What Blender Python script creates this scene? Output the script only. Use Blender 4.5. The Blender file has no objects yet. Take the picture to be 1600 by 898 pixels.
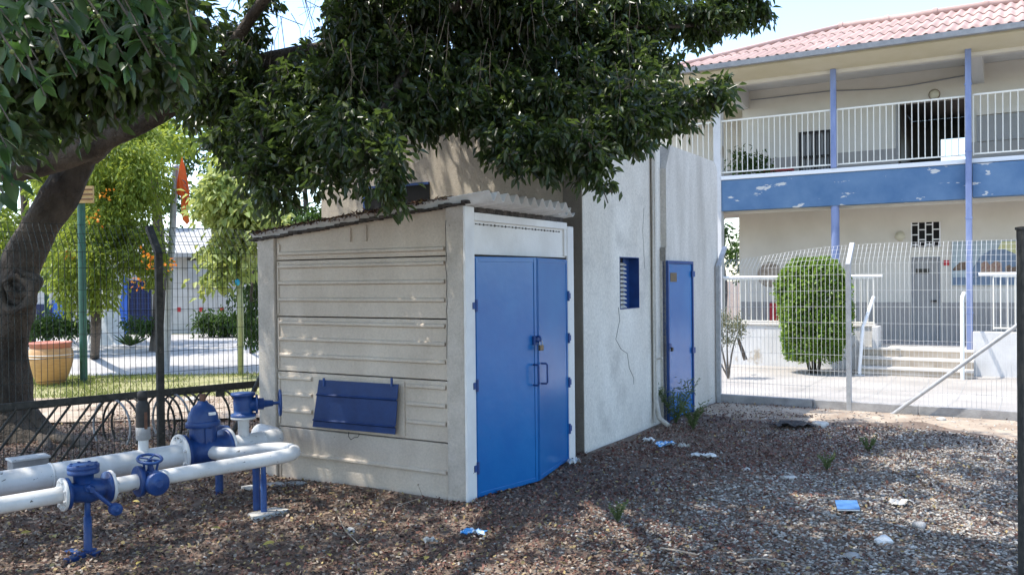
import bpy, math, random
import numpy as np
from mathutils import Vector as V, Matrix
S = bpy.context.scene
COL = S.collection
R = math.radians
rng = np.random.default_rng(7)
random.seed(7)

# ---------------- camera, world, sun, exposure ----------------
FPX = 1350.0                       # focal length in photograph pixels (1600 wide)
PITCH, ROLL, EYE = R(0.5), R(0.6), 1.65
cam_d = bpy.data.cameras.new('camera'); cam = bpy.data.objects.new('camera', cam_d); COL.objects.link(cam)
S.camera = cam
cam_d.sensor_width = 36.0; cam_d.lens = 36.0*FPX/1600.0
cam_d.clip_start = 0.05; cam_d.clip_end = 1500
FWD = V((0, math.cos(PITCH), -math.sin(PITCH)))
r0 = V((1, 0, 0)); u0 = r0.cross(FWD)
RIGHT = r0*math.cos(ROLL) - u0*math.sin(ROLL)
UP = RIGHT.cross(FWD)
CAM = V((0, 0, EYE))
m = Matrix((RIGHT, UP, -FWD)).transposed().to_4x4(); m.translation = CAM
cam.matrix_world = m

SUN_EL = R(64); SUN_DIR = V((0.44, 0.02, -0.90)).normalized()   # direction the light travels
w = bpy.data.worlds.new('World'); S.world = w; w.use_nodes = True
nt = w.node_tree; bg = nt.nodes['Background']
sky = nt.nodes.new('ShaderNodeTexSky'); sky.sky_type = 'NISHITA'; sky.sun_disc = False
sky.sun_elevation = SUN_EL; sky.sun_rotation = R(-90); sky.air_density = 1.0; sky.dust_density = 0.9; sky.ozone_density = 1.6
nt.links.new(sky.outputs[0], bg.inputs[0]); bg.inputs[1].default_value = 0.15
sl = bpy.data.lights.new('sun', 'SUN'); sl.energy = 2.1; sl.angle = R(0.5); sl.color = (1, 0.95, 0.87)
so = bpy.data.objects.new('sun', sl); COL.objects.link(so)
so.rotation_euler = SUN_DIR.to_track_quat('-Z', 'Y').to_euler()
S.view_settings.view_transform = 'Standard'; S.view_settings.look = 'None'
S.view_settings.gamma = 1; S.view_settings.use_curve_mapping = False
S.view_settings.exposure = 1.65
S.cycles.max_bounces = 8; S.cycles.diffuse_bounces = 4; S.cycles.transparent_max_bounces = 8

# ---------------- sight helpers: where a sight line meets a real surface ----------------
def ray(px, py): return FWD + RIGHT*((px-800)/FPX) + UP*((449-py)/FPX)
def onZ(px, py, z=0.0):
    d = ray(px, py); return CAM + d*((z-EYE)/d.z)
def onY(px, py, Y):
    d = ray(px, py); return CAM + d*(Y/d.y)
# the site grid: a runs along the shed's long wall, b runs away from the camera along its door front
K = V((-0.35, 6.38, 0)); AU = V((0.8631, -0.5050, 0)); BV = V((0.5050, 0.8631, 0)); ZV = V((0, 0, 1))
def G(a, b, z): return K + AU*a + BV*b + ZV*z
def AZ(px, py, b):                 # (a, z) on the vertical plane b
    d = ray(px, py); t = (K+BV*b-CAM).dot(BV)/d.dot(BV); p = CAM+d*t
    return (p-K).dot(AU), p.z
def BZ(px, py, a):                 # (b, z) on the vertical plane a
    d = ray(px, py); t = (K+AU*a-CAM).dot(AU)/d.dot(AU); p = CAM+d*t
    return (p-K).dot(BV), p.z
def ab(p): q = p-K; return q.dot(AU), q.dot(BV)

# ---------------- materials ----------------
def mat(name, col, col2=None, scale=6, rough=0.7, bump=0.0, bscale=40, metal=0.0, stretch=None, lo=0.35, hi=0.65,
        spots=None, sscale=20, sthr=0.62, spec=0.5, island=0.0, trans=None, detail=6, soft=0.04, coat=0.0, bdist=0.01, spot_stretch=None, fine=0.0, fscale=55):
    M = bpy.data.materials.new(name); M.use_nodes = True
    n = M.node_tree; L = n.links; P = n.nodes['Principled BSDF']
    P.inputs['Roughness'].default_value = rough; P.inputs['Metallic'].default_value = metal
    P.inputs['Specular IOR Level'].default_value = spec
    if coat: P.inputs['Coat Weight'].default_value = coat; P.inputs['Coat Roughness'].default_value = 0.15
    tc = n.nodes.new('ShaderNodeTexCoord'); src = tc.outputs['Object']
    def mapped(st):
        if not st: return src
        mp = n.nodes.new('ShaderNodeMapping'); mp.inputs['Scale'].default_value = st; L.new(src, mp.inputs[0]); return mp.outputs[0]
    def noise(sc, st=None, det=6):
        t = n.nodes.new('ShaderNodeTexNoise'); t.inputs['Scale'].default_value = sc; t.inputs['Detail'].default_value = det
        t.inputs['Roughness'].default_value = 0.62; L.new(mapped(st), t.inputs['Vector']); return t.outputs['Fac']
    def ramp(f, a, b, c0=(0,0,0,1), c1=(1,1,1,1)):
        r = n.nodes.new('ShaderNodeValToRGB'); r.color_ramp.elements[0].position = a; r.color_ramp.elements[1].position = b
        r.color_ramp.elements[0].color = c0; r.color_ramp.elements[1].color = c1; L.new(f, r.inputs[0]); return r.outputs[0]
    c = None
    if col2 is not None: c = ramp(noise(scale, stretch, detail), lo, hi, (*col, 1), (*col2, 1))
    if island:
        g = n.nodes.new('ShaderNodeNewGeometry'); hs = n.nodes.new('ShaderNodeHueSaturation')
        mr = n.nodes.new('ShaderNodeMapRange'); L.new(g.outputs['Random Per Island'], mr.inputs[0])
        mr.inputs['To Min'].default_value = 1-island; mr.inputs['To Max'].default_value = 1+island; L.new(mr.outputs[0], hs.inputs['Value'])
        if c is None: hs.inputs['Color'].default_value = (*col, 1)
        else: L.new(c, hs.inputs['Color'])
        c = hs.outputs[0]
    if spots is not None:
        mx = n.nodes.new('ShaderNodeMix'); mx.data_type = 'RGBA'
        f = ramp(noise(sscale, spot_stretch, 5), sthr, sthr+soft); L.new(f, mx.inputs['Factor'])
        if c is None: mx.inputs['A'].default_value = (*col, 1)
        else: L.new(c, mx.inputs['A'])
        mx.inputs['B'].default_value = (*spots, 1); c = mx.outputs['Result']
    if fine:
        mr = n.nodes.new('ShaderNodeMapRange'); L.new(noise(fscale, None, 4), mr.inputs[0]); mr.inputs['From Min'].default_value = .3; mr.inputs['From Max'].default_value = .7
        mr.inputs['To Min'].default_value = 1-fine; mr.inputs['To Max'].default_value = 1+fine; h2 = n.nodes.new('ShaderNodeHueSaturation'); L.new(mr.outputs[0], h2.inputs['Value'])
        if c is None: h2.inputs['Color'].default_value = (*col, 1)
        else: L.new(c, h2.inputs['Color'])
        c = h2.outputs[0]
    if c is None: P.inputs['Base Color'].default_value = (*col, 1)
    else: L.new(c, P.inputs['Base Color'])
    if bump:
        b = n.nodes.new('ShaderNodeBump'); b.inputs['Strength'].default_value = bump; b.inputs['Distance'].default_value = bdist
        L.new(noise(bscale, None, 5), b.inputs['Height']); L.new(b.outputs[0], P.inputs['Normal'])
    if trans is not None:
        t = n.nodes.new('ShaderNodeBsdfTranslucent'); ms = n.nodes.new('ShaderNodeMixShader'); ms.inputs[0].default_value = 0.35
        t.inputs[0].default_value = (*trans, 1)
        L.new(P.outputs[0], ms.inputs[1]); L.new(t.outputs[0], ms.inputs[2]); L.new(ms.outputs[0], n.nodes['Material Output'].inputs[0])
    return M
def palette_mat(name, cols, rough=0.8, bump=0, trans=None, spec=0.3):
    """one colour of the list per separate leaf or stone"""
    M = mat(name, cols[0], rough=rough, trans=trans, spec=spec); n = M.node_tree; P = n.nodes['Principled BSDF']
    g = n.nodes.new('ShaderNodeNewGeometry'); r = n.nodes.new('ShaderNodeValToRGB'); r.color_ramp.interpolation = 'CONSTANT'
    e = r.color_ramp.elements
    e[0].position = 0; e[0].color = (*cols[0], 1); e[1].position = 1/len(cols); e[1].color = (*cols[1], 1)
    for i in range(2, len(cols)): e.new(i/len(cols)).color = (*cols[i], 1)
    n.links.new(g.outputs['Random Per Island'], r.inputs[0]); n.links.new(r.outputs[0], P.inputs['Base Color'])
    return M

M = {}
M['shed_conc'] = mat('precast_concrete_paint', (.46,.385,.305), (.60,.52,.425), 2.2, .85, .35, 60, stretch=(1,1,.5), lo=.3, hi=.72, spots=(.24,.20,.16), sscale=38, sthr=.70, fine=.09)
M['pillar_conc'] = mat('pillar_concrete', (.42,.37,.31), (.54,.48,.41), 5, .9, .5, 80, spots=(.20,.17,.14), sscale=26, sthr=.69, fine=.12)
M['white_post'] = mat('white_painted_concrete', (.68,.66,.63), (.78,.765,.73), 4, .75, .3, 60, spots=(.3,.28,.25), sscale=30, sthr=.70)
M['lintel'] = mat('lintel_plaster', (.68,.65,.60), (.79,.765,.72), 3, .8, .2, 50, spots=(.2,.18,.16), sscale=60, sthr=.74)
M['door_blue'] = mat('blue_door_enamel', (.004,.105,.35), (.016,.18,.46), 1.1, .26, .22, 3.5, lo=.25, hi=.75, spots=(.08,.06,.06), sscale=30, sthr=.735, coat=.2, bdist=.02)
M['dark_blue'] = mat('dark_blue_enamel', (.008,.040,.17), (.012,.06,.22), 8, .5, .3, 30, spots=(.05,.07,.12), sscale=50, sthr=.72)
M['hatch_blue'] = mat('hatch_blue_enamel', (.004,.024,.10), (.007,.036,.14), 8, .62, .3, 30, spots=(.04,.04,.06), sscale=40, sthr=.72)
M['valve_blue'] = mat('valve_blue_epoxy', (.006,.032,.14), (.010,.055,.20), 9, .42, .35, 60, spots=(.05,.08,.16), sscale=40, sthr=.68)
M['pipe_white'] = mat('pipe_white_enamel', (.52,.51,.49), (.70,.70,.69), 3, .5, .15, 40, spots=(.04,.035,.03), sscale=17, sthr=.665, soft=.01, spot_stretch=(1,1,2.2))
M['rust'] = mat('rusty_steel', (.10,.045,.03), (.20,.10,.06), 20, .9, .5, 60)
M['black'] = mat('black_plastic', (.012,.012,.012), (.03,.025,.022), 20, .6)
M['steel_dark'] = mat('weathered_dark_steel', (.035,.035,.032), (.08,.075,.065), 18, .7, .3, 60, metal=.3, spots=(.16,.14,.11), sscale=25, sthr=.64)
M['fence_green'] = mat('green_fence_wire', (.012,.022,.018), None, rough=.6)
M['galv'] = mat('galvanised_steel', (.34,.35,.36), (.46,.47,.48), 14, .5, .1, 60, metal=.35)
M['wire_white'] = mat('white_fence_wire', (.58,.58,.57), None, rough=.5)
M['brass'] = mat('old_brass', (.20,.15,.09), (.1,.08,.06), 60, .4, metal=.7)
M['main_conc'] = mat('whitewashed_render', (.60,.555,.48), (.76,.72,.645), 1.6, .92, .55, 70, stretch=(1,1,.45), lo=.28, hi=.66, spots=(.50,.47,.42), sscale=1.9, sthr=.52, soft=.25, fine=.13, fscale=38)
M['main_streak'] = mat('streaked_render', (.46,.425,.37), (.69,.65,.585), 2.4, .92, .5, 80, stretch=(1,1,.25), lo=.28, hi=.68, fine=.14, fscale=42)
M['stucco'] = mat('rough_brown_stucco', (.19,.165,.135), (.29,.26,.215), 2.4, .95, .9, 90, stretch=(1,1,.3), bdist=.02)
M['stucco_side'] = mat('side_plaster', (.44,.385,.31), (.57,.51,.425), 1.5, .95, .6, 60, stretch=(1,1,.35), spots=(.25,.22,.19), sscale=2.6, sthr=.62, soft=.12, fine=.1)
M['crack'] = mat('crack_dark', (.09,.08,.07), rough=1)
M['asbestos'] = mat('fibre_cement_sheet', (.55,.52,.48), (.70,.67,.63), 5, .9, .3, 60)
M['roof_dirt'] = mat('roof_dirt', (.03,.027,.024), (.12,.10,.085), 14, 1, .9, 40, bdist=.03)
M['cream'] = mat('cream_wall_paint', (.58,.54,.46), (.66,.62,.54), .8, .85, .1, 30)
M['soffit'] = mat('soffit_paint', (.50,.45,.30), (.56,.51,.37), 1.0, .85)
M['ceiling'] = mat('ceiling_paint', (.56,.54,.50), (.62,.60,.56), 1.0, .9)
M['dado'] = mat('grey_dado_paint', (.30,.28,.26), (.35,.33,.30), 1.5, .7)
M['white_paint'] = mat('white_wall_paint', (.54,.53,.51), (.64,.63,.61), 2, .8, .2, 30, spots=(.42,.36,.28), sscale=1.8, sthr=.60, soft=.07, fine=.05)
M['rail_cream'] = mat('cream_rail_enamel', (.74,.71,.62), None, rough=.45)
M['post_lilac'] = mat('lilac_blue_post_paint', (.14,.185,.34), (.22,.27,.44), 6, .6, .1, 40, stretch=(1,1,.3))
M['gutter'] = mat('gutter_grey', (.20,.21,.22), (.28,.29,.30), 5, .5)
M['tile'] = mat('pink_fibre_tile', (.36,.235,.20), (.49,.345,.295), 1.4, .8, .2, 30, stretch=(.5,.5,1))
M['beam_blue'] = mat('flaking_blue_beam', (.055,.13,.25), (.12,.21,.33), 1.3, .75, .2, 40, lo=.3, hi=.7, spots=(.52,.51,.48), sscale=1.7, sthr=.63, soft=.02, spot_stretch=(1,1,3.2), detail=8)
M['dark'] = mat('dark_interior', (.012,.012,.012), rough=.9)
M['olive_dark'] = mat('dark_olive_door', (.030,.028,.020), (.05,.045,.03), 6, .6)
M['door_grey'] = mat('grey_door_paint', (.27,.265,.25), (.31,.305,.29), 3, .5)
M['red'] = mat('red_enamel', (.45,.02,.03), rough=.4)
M['concrete'] = mat('grey_concrete', (.26,.255,.25), (.38,.37,.36), 7, .95, .6, 60)
M['step'] = mat('step_terrazzo', (.40,.33,.25), (.52,.45,.36), 4, .8, .2, 60)
M['step_top'] = mat('step_tread', (.58,.54,.48), (.66,.62,.56), 4, .7, .1, 60)
M['terracotta'] = mat('glazed_clay', (.46,.24,.09), (.56,.32,.13), 9, .4, .2, 30, stretch=(1,1,6))
M['terracotta_rim'] = mat('red_clay_rim', (.42,.13,.09), (.5,.2,.14), 10, .5)
M['pole_green'] = mat('dark_green_pole', (.02,.08,.06), (.03,.12,.08), 8, .5)
M['pole_pale'] = mat('pale_green_pole', (.26,.30,.14), (.36,.38,.2), 8, .7, .3, 40)
M['orange'] = mat('orange_cloth', (.80,.16,.03), (.9,.22,.05), 6, .8, trans=(.8,.2,.05))
M['cloth_dark'] = mat('dark_print', (.10,.08,.08), rough=.9)
M['white'] = mat('clean_white', (.75,.75,.74), rough=.5)
M['bark'] = mat('ficus_bark', (.034,.027,.021), (.14,.115,.09), 3.0, .95, 1.0, 14, stretch=(1,1,.5), bdist=.08, spots=(.035,.028,.022), sscale=7, sthr=.64, soft=.06)
M['bark_lime'] = mat('limewashed_bark', (.55,.55,.53), (.68,.68,.66), 8, .9, .6, 30, spots=(.3,.27,.22), sscale=9, sthr=.66)
M['twig'] = mat('twig_bark', (.10,.085,.065), (.17,.14,.11), 12, .9)
M['ficus'] = palette_mat('ficus_leaf', [(.022,.038,.015),(.032,.054,.020),(.044,.072,.024),(.026,.042,.018),(.062,.098,.028),(.036,.058,.020),(.11,.145,.042),(.055,.060,.030),(.024,.038,.017)], rough=.32, trans=(.13,.20,.04), spec=.6)
M['ficus_near'] = palette_mat('ficus_leaf_near', [(.022,.046,.022),(.028,.058,.024),(.038,.074,.028),(.024,.050,.024),(.065,.12,.035)], rough=.34, trans=(.10,.22,.04), spec=.5)
M['fig'] = mat('small_green_figs', (.12,.17,.04), (.2,.22,.06), 30, .5)
M['garden_leaf'] = palette_mat('garden_leaf', [(.12,.18,.03),(.17,.24,.035),(.09,.14,.025),(.22,.29,.05),(.14,.20,.03)], rough=.45, trans=(.5,.58,.08))
M['pale_leaf'] = palette_mat('pale_leaf', [(.24,.30,.09),(.30,.36,.13),(.19,.26,.07),(.36,.40,.17)], rough=.5, trans=(.65,.7,.2))
M['deep_leaf'] = palette_mat('deep_leaf', [(.03,.06,.015),(.045,.085,.02),(.06,.11,.025)], rough=.5, trans=(.10,.18,.03))
M['bush_leaf'] = palette_mat('clipped_bush_leaf', [(.08,.16,.02),(.12,.22,.03),(.20,.30,.05),(.05,.10,.018),(.34,.44,.14),(.14,.24,.035)], rough=.38, trans=(.28,.42,.05))
M['dry_leaf'] = palette_mat('dry_bush_leaf', [(.22,.22,.13),(.3,.3,.2),(.16,.17,.09)], rough=.8, trans=(.2,.2,.1))
M['flower'] = palette_mat('orange_flower', [(.85,.28,.03),(.9,.42,.05),(.8,.2,.02)], rough=.6, trans=(.8,.3,.03))
M['grass'] = palette_mat('grass_blade', [(.16,.20,.05),(.24,.27,.08),(.32,.31,.13),(.13,.18,.04)], rough=.7, trans=(.3,.35,.08))
M['weed'] = palette_mat('weed_leaf', [(.12,.16,.06),(.17,.21,.09),(.09,.13,.05)], rough=.7, trans=(.15,.2,.06))
M['litter'] = palette_mat('dry_fig_litter', [(.135,.060,.040),(.185,.10,.066),(.060,.034,.026),(.24,.165,.115),(.14,.082,.056),(.34,.265,.20),(.085,.044,.034),(.17,.105,.078),(.33,.275,.22),(.05,.034,.03),(.14,.075,.052),(.36,.27,.12)], rough=.75, spec=.35)
M['litter_red'] = palette_mat('reddish_fig_litter', [(.16,.060,.045),(.21,.10,.075),(.10,.045,.035),(.24,.14,.10),(.13,.06,.045),(.30,.22,.17)], rough=.75, spec=.35)
M['gravel'] = palette_mat('grey_gravel', [(.26,.235,.205),(.35,.32,.28),(.18,.16,.14),(.56,.53,.475),(.34,.31,.27),(.45,.415,.365)], rough=.95, spec=.2)
M['soil'] = mat('dark_soil', (.13,.090,.065), (.25,.19,.145), 3.2, 1, .8, 60, spots=(.22,.18,.145), sscale=2.0, sthr=.56, soft=.12, bdist=.02)
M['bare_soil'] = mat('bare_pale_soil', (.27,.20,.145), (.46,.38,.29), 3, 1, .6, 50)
M['paving'] = mat('pale_paving', (.31,.285,.255), (.43,.40,.365), .9, .9, .2, 40, fine=.08, fscale=20)
M['path'] = mat('pale_path', (.32,.305,.29), (.44,.42,.40), .8, .9, .2, 40)
M['lawn'] = mat('dry_lawn_soil', (.20,.20,.07), (.36,.33,.17), 2.2, 1, .5, 60, detail=9)
M['bwall'] = mat('white_block_wall', (.46,.45,.44), (.56,.55,.54), 2, .9)
M['bwall_line'] = mat('wall_joint', (.36,.35,.33), rough=.9)
M['roofgrey'] = mat('grey_roof', (.33,.33,.33), (.42,.42,.41), 3, .8)
M['bright_blue'] = mat('bright_blue_paint', (.02,.11,.50), None, rough=.5)
M['navy'] = mat('navy_grille', (.008,.015,.07), None, rough=.6)
M['litterblue'] = mat('blue_card', (.05,.16,.38), (.09,.22,.44), 12, .6)
M['wrap_blue'] = mat('wrapper_blue', (.06,.30,.65), (.60,.70,.78), 24, .35, lo=.48, hi=.52)
M['plastic_white'] = mat('white_plastic_scrap', (.62,.62,.60), (.72,.72,.70), 12, .5)
M['stone'] = mat('pale_stone', (.42,.40,.36), (.55,.53,.49), 12, .9, .5, 40)
M['lampglass'] = mat('opal_lamp_glass', (.50,.47,.34), (.58,.55,.42), 6, .4)
M['yellow_board'] = mat('yellow_board', (.55,.38,.16), (.45,.28,.10), 8, .7)

# ---------------- mesh builder ----------------
class MB:
    def __init__(s): s.v = []; s.f = []; s.sm = []
    def add(s, vs, fs, smooth=False):
        k = len(s.v); s.v += [tuple(v) for v in vs]; s.f += [tuple(i+k for i in f) for f in fs]; s.sm += [smooth]*len(fs)
        return s
    def box(s, o, x, y, z):          # corner o and three edge vectors
        p = [o, o+x, o+x+y, o+y]; p += [q+z for q in p]
        fs = [(0,3,2,1),(4,5,6,7),(0,1,5,4),(1,2,6,5),(2,3,7,6),(3,0,4,7)]
        if x.cross(y).dot(z) < 0: fs = [f[::-1] for f in fs]
        return s.add(p, fs)
    def gbox(s, a0, a1, b0, b1, z0, z1):   # box in site-grid coordinates
        return s.box(G(a0,b0,z0), AU*(a1-a0), BV*(b1-b0), ZV*(z1-z0))
    def cbox(s, c, x, y, z):          # centre and full edge vectors
        return s.box(c-(x+y+z)/2, x, y, z)
    def prism(s, poly, d):            # polygon of points extruded along d
        n = len(poly); k = [p+d for p in poly]
        nn = V((0,0,0))
        for i in range(n): nn += (poly[i]-poly[0]).cross(poly[(i+1)%n]-poly[0])
        fs = [tuple(range(n))[::-1], tuple(range(n,2*n))]+[(i,(i+1)%n,n+(i+1)%n,n+i) for i in range(n)]
        if nn.dot(d) < 0: fs = [f[::-1] for f in fs]
        return s.add(list(poly)+k, fs)
    def tube(s, pts, r, n=10, caps=True, smooth=True):
        pts = [V(p) for p in pts]; m_ = len(pts); rr = r if isinstance(r, (list, tuple)) else [r]*m_
        vs = []; prev = None
        for i, p in enumerate(pts):
            t = (pts[min(i+1,m_-1)]-pts[max(i-1,0)]).normalized()
            if prev is None:
                a = V((0,0,1)) if abs(t.z) < .9 else V((1,0,0)); x = t.cross(a).normalized()
            else: x = (prev - t*prev.dot(t)).normalized()
            prev = x; y = t.cross(x)
            for k in range(n):
                an = 2*math.pi*k/n; vs.append(p + (x*math.cos(an)+y*math.sin(an))*rr[i])
        fs = [(i*n+k, i*n+(k+1)%n, (i+1)*n+(k+1)%n, (i+1)*n+k) for i in range(m_-1) for k in range(n)]
        s.add(vs, fs, smooth)
        if caps:
            s.add(vs[:n], [tuple(range(n))[::-1]]); s.add(vs[-n:], [tuple(range(n))])
        return s
    def lathe(s, base, ax, prof, n=24, smooth=True):   # prof: (radius, height) along axis
        ax = V(ax).normalized(); a = V((0,0,1)) if abs(ax.z) < .9 else V((1,0,0)); x = ax.cross(a).normalized(); y = ax.cross(x)
        vs = [base + ax*h + (x*math.cos(2*math.pi*k/n)+y*math.sin(2*math.pi*k/n))*r for r, h in prof for k in range(n)]
        fs = [(i*n+k, i*n+(k+1)%n, (i+1)*n+(k+1)%n, (i+1)*n+k) for i in range(len(prof)-1) for k in range(n)]
        s.add(vs, fs, smooth); s.add(vs[:n], [tuple(range(n))[::-1]]); s.add(vs[-n:], [tuple(range(n))]); return s
    def torus(s, c, ax, R_, r_, n=28, k=8):
        ax = V(ax).normalized(); a = V((0,0,1)) if abs(ax.z) < .9 else V((1,0,0)); x = ax.cross(a).normalized(); y = ax.cross(x)
        pts = []
        for i in range(n):
            d = x*math.cos(2*math.pi*i/n)+y*math.sin(2*math.pi*i/n)
            for j in range(k):
                q = 2*math.pi*j/k; pts.append(c + d*(R_+r_*math.cos(q)) + ax*(r_*math.sin(q)))
        return s.add(pts, [(i*k+j, i*k+(j+1)%k, ((i+1)%n)*k+(j+1)%k, ((i+1)%n)*k+j) for i in range(n) for j in range(k)], True)
    def ball(s, c, r, n=10, m_=7, sc=(1,1,1)):
        vs = [V((c[0]+r*sc[0]*math.sin(math.pi*i/m_)*math.cos(2*math.pi*k/n), c[1]+r*sc[1]*math.sin(math.pi*i/m_)*math.sin(2*math.pi*k/n), c[2]+r*sc[2]*math.cos(math.pi*i/m_))) for i in range(m_+1) for k in range(n)]
        return s.add(vs, [(i*n+k, (i+1)*n+k, (i+1)*n+(k+1)%n, i*n+(k+1)%n) for i in range(m_) for k in range(n)], True)
    def build(s, name, material, parent=None, bevel=0.0):
        me = bpy.data.meshes.new(name); L = parent.get('_o') if parent else None
        off = origin_of(parent)
        if parent is None: off = s.off if hasattr(s, 'off') else V((0,0,0))
        me.from_pydata([tuple(V(v)-off) for v in s.v], [], s.f)
        me.polygons.foreach_set('use_smooth', s.sm); me.materials.append(material); me.update()
        o = bpy.data.objects.new(name, me); COL.objects.link(o)
        if parent: o.parent = parent
        else: o.location = off
        if bevel:
            b = o.modifiers.new('bevel', 'BEVEL'); b.width = bevel; b.segments = 2; b.limit_method = 'ANGLE'; b.angle_limit = R(50)
        return o
def origin_of(o):
    p = V((0,0,0))
    while o is not None: p += o.location; o = o.parent
    return p
def tag(o, label=None, cat=None, group=None, kind=None):
    if label: o['label'] = label
    if cat: o['category'] = cat
    if group: o['group'] = group
    if kind: o['kind'] = kind
    return o
def thing(name, loc, label, cat, group=None):
    o = bpy.data.objects.new(name, None); COL.objects.link(o); o.location = loc; o.empty_display_size = .2
    return tag(o, label, cat, group)
def one(mb, name, material, base, label, cat, group=None, bevel=0):
    mb.off = V(base); return tag(mb.build(name, material, None, bevel), label, cat, group)
def copy_thing(o, loc, label=None):
    r = o.copy(); COL.objects.link(r); r.location = loc
    if label: r['label'] = label
    for ch in list(o.children):
        c = ch.copy(); COL.objects.link(c); c.parent = r
        for g in list(ch.children):
            d = g.copy(); COL.objects.link(d); d.parent = c
    return r
def arr_obj(name, verts, faces, material, parent=None, smooth=False, mats=None, mi=None):
    me = bpy.data.meshes.new(name); nv = len(verts); nf, k = faces.shape
    off = np.array(origin_of(parent))
    me.vertices.add(nv); me.vertices.foreach_set('co', (verts-off).astype(np.float32).ravel())
    me.loops.add(nf*k); me.loops.foreach_set('vertex_index', faces.astype(np.int32).ravel())
    me.polygons.add(nf); me.polygons.foreach_set('loop_start', (np.arange(nf)*k).astype(np.int32))
    if smooth: me.polygons.foreach_set('use_smooth', np.ones(nf, bool))
    for q in (mats or [material]): me.materials.append(q)
    if mi is not None: me.polygons.foreach_set('material_index', mi.astype(np.int32))
    me.update(calc_edges=True); me.validate()
    o = bpy.data.objects.new(name, me); COL.objects.link(o)
    if parent: o.parent = parent
    return o

# ---------------- leaves ----------------
def unit(a): return a/np.maximum(np.linalg.norm(a, axis=-1, keepdims=True), 1e-9)
def leaves(pos, dirs, nrm, length, width, fold=.25, curl=0.15):
    """pos: leaf base, dirs: unit axis, nrm: rough normal; 6 verts, 4 faces folded on the midrib"""
    n = len(pos); d = unit(dirs); s = unit(np.cross(d, nrm)); u = np.cross(s, d)
    L_ = np.broadcast_to(length, n)[:, None]; W = np.broadcast_to(width, n)[:, None]
    base = pos; tip = pos + d*L_ - u*L_*curl
    mid = pos + d*L_*.5
    l = pos + d*L_*.45 - s*W*.5 + u*W*fold; r = pos + d*L_*.45 + s*W*.5 + u*W*fold
    l2 = pos + d*L_*.78 - s*W*.30 + u*W*fold*.5 - u*L_*curl*.5; r2 = pos + d*L_*.78 + s*W*.30 + u*W*fold*.5 - u*L_*curl*.5
    vs = np.stack([base, l, l2, tip, r2, r], 1).reshape(-1, 3)
    k = (np.arange(n)*6)[:, None]
    f = np.concatenate([k+np.array([0,1,2,3]), k+np.array([0,3,4,5])], 1).reshape(-1, 4)
    return vs, f
def rand_dirs(n): return unit(rng.normal(size=(n,3)))
def tuft_leaves(centers, axes, per, length, width, spread=.9, droop=.35, jitter=.03):
    """leaf tufts: each a handful of leaves along a short twig"""
    n = len(centers); c = np.repeat(centers, per, 0); a = np.repeat(unit(axes), per, 0)
    t = rng.random((n*per, 1)); pos = c + a*(t-.5)*length*1.7 + rng.normal(size=c.shape)*jitter
    d = unit(a*(.5+.5*rng.random((n*per,1))) + rand_dirs(n*per)*spread + np.array([0,0,-droop]))
    nr = unit(np.array([0,0,1.0]) + rand_dirs(n*per)*.9)
    L_ = length*(.65+.6*rng.random(n*per)); W_ = width*(.7+.55*rng.random(n*per))
    return leaves(pos, d, nr, L_, W_)
def blob_pts(blobs, dens, shell=.45):
    """points in a set of ellipsoid clumps (centre, radius, squash); denser near the skin"""
    out = []; ax = []
    for c, r, sq in blobs:
        n = max(3, int(dens*r**2*12)); d = rand_dirs(n); rad = r*(shell+(1-shell)*rng.random((n,1))**.6)*(1+.25*rng.normal(size=(n,1))*.5)
        out.append(np.array(c)+d*rad*np.array([1,1,sq])); ax.append(unit(d+np.array([0,0,-.4])+rand_dirs(n)*.6))
    return np.concatenate(out), np.concatenate(ax)
# ---------------- ground, paving, paths ----------------
def gz(x, y):
    """ground height: slightly uneven yard, falling away a little beyond the right-hand fence"""
    x = np.asarray(x, float); y = np.asarray(y, float)
    qx, qy = x-K.x, y-K.y; a = qx*AU.x+qy*AU.y; b = qx*BV.x+qy*BV.y
    z = .012*np.sin(1.9*x+.6)*np.cos(1.4*y)+.010*np.sin(3.1*x+2.2*y)+.006*np.sin(5.3*y-2*x)
    s = np.clip((b-6.2)/3.8, 0, 1)*np.clip(a+3.6, 0, 1)
    flat = np.clip((b-5.2)/.8, 0, 1)*np.clip(a+3.6, 0, 1)
    far = np.clip((y-11.5)/1.5, 0, 1)*np.clip(-a-2.5,0,1)
    z = z*(1-np.maximum(flat, far)) - .30*s
    # a low mound of soil along the right-hand fence foot
    z = z + .035*np.exp(-((b-5.45)/.35)**2)*np.clip(a, 0, 1)
    return z
def grid_obj(name, xs, ys, fn, material, zoff=0.0, frame=False):
    X, Y = np.meshgrid(xs, ys); X = X.ravel(); Y = Y.ravel()
    if frame:
        PX = K.x+AU.x*X+BV.x*Y; PY = K.y+AU.y*X+BV.y*Y
    else: PX, PY = X, Y
    vs = np.stack([PX, PY, fn(PX, PY)+zoff], 1); nx, ny = len(xs), len(ys)
    i, j = np.meshgrid(np.arange(nx-1), np.arange(ny-1)); k = (j*nx+i).ravel()
    f = np.stack([k, k+1, k+nx+1, k+nx], 1)
    if np.cross(vs[1]-vs[0], vs[nx]-vs[0])[2] < 0: f = f[:, ::-1]
    return arr_obj(name, vs, f, material, smooth=True)
ax_ = np.concatenate([[-300,-120,-50,-28], np.arange(-20, 22, .22), [28,50,120,300]])
ay_ = np.concatenate([[-100,-40,-12], np.arange(-5, 30, .22), [36,50,120,400]])
g = grid_obj('ground', ax_, ay_, gz, M['soil'], 0); g['kind'] = 'structure'
pv = grid_obj('pavement', np.arange(-3.4, 26, .5), np.concatenate([[6.08], np.arange(6.4, 16.5, .4)]), gz, M['paving'], .006, frame=True); pv['kind'] = 'structure'
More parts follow.
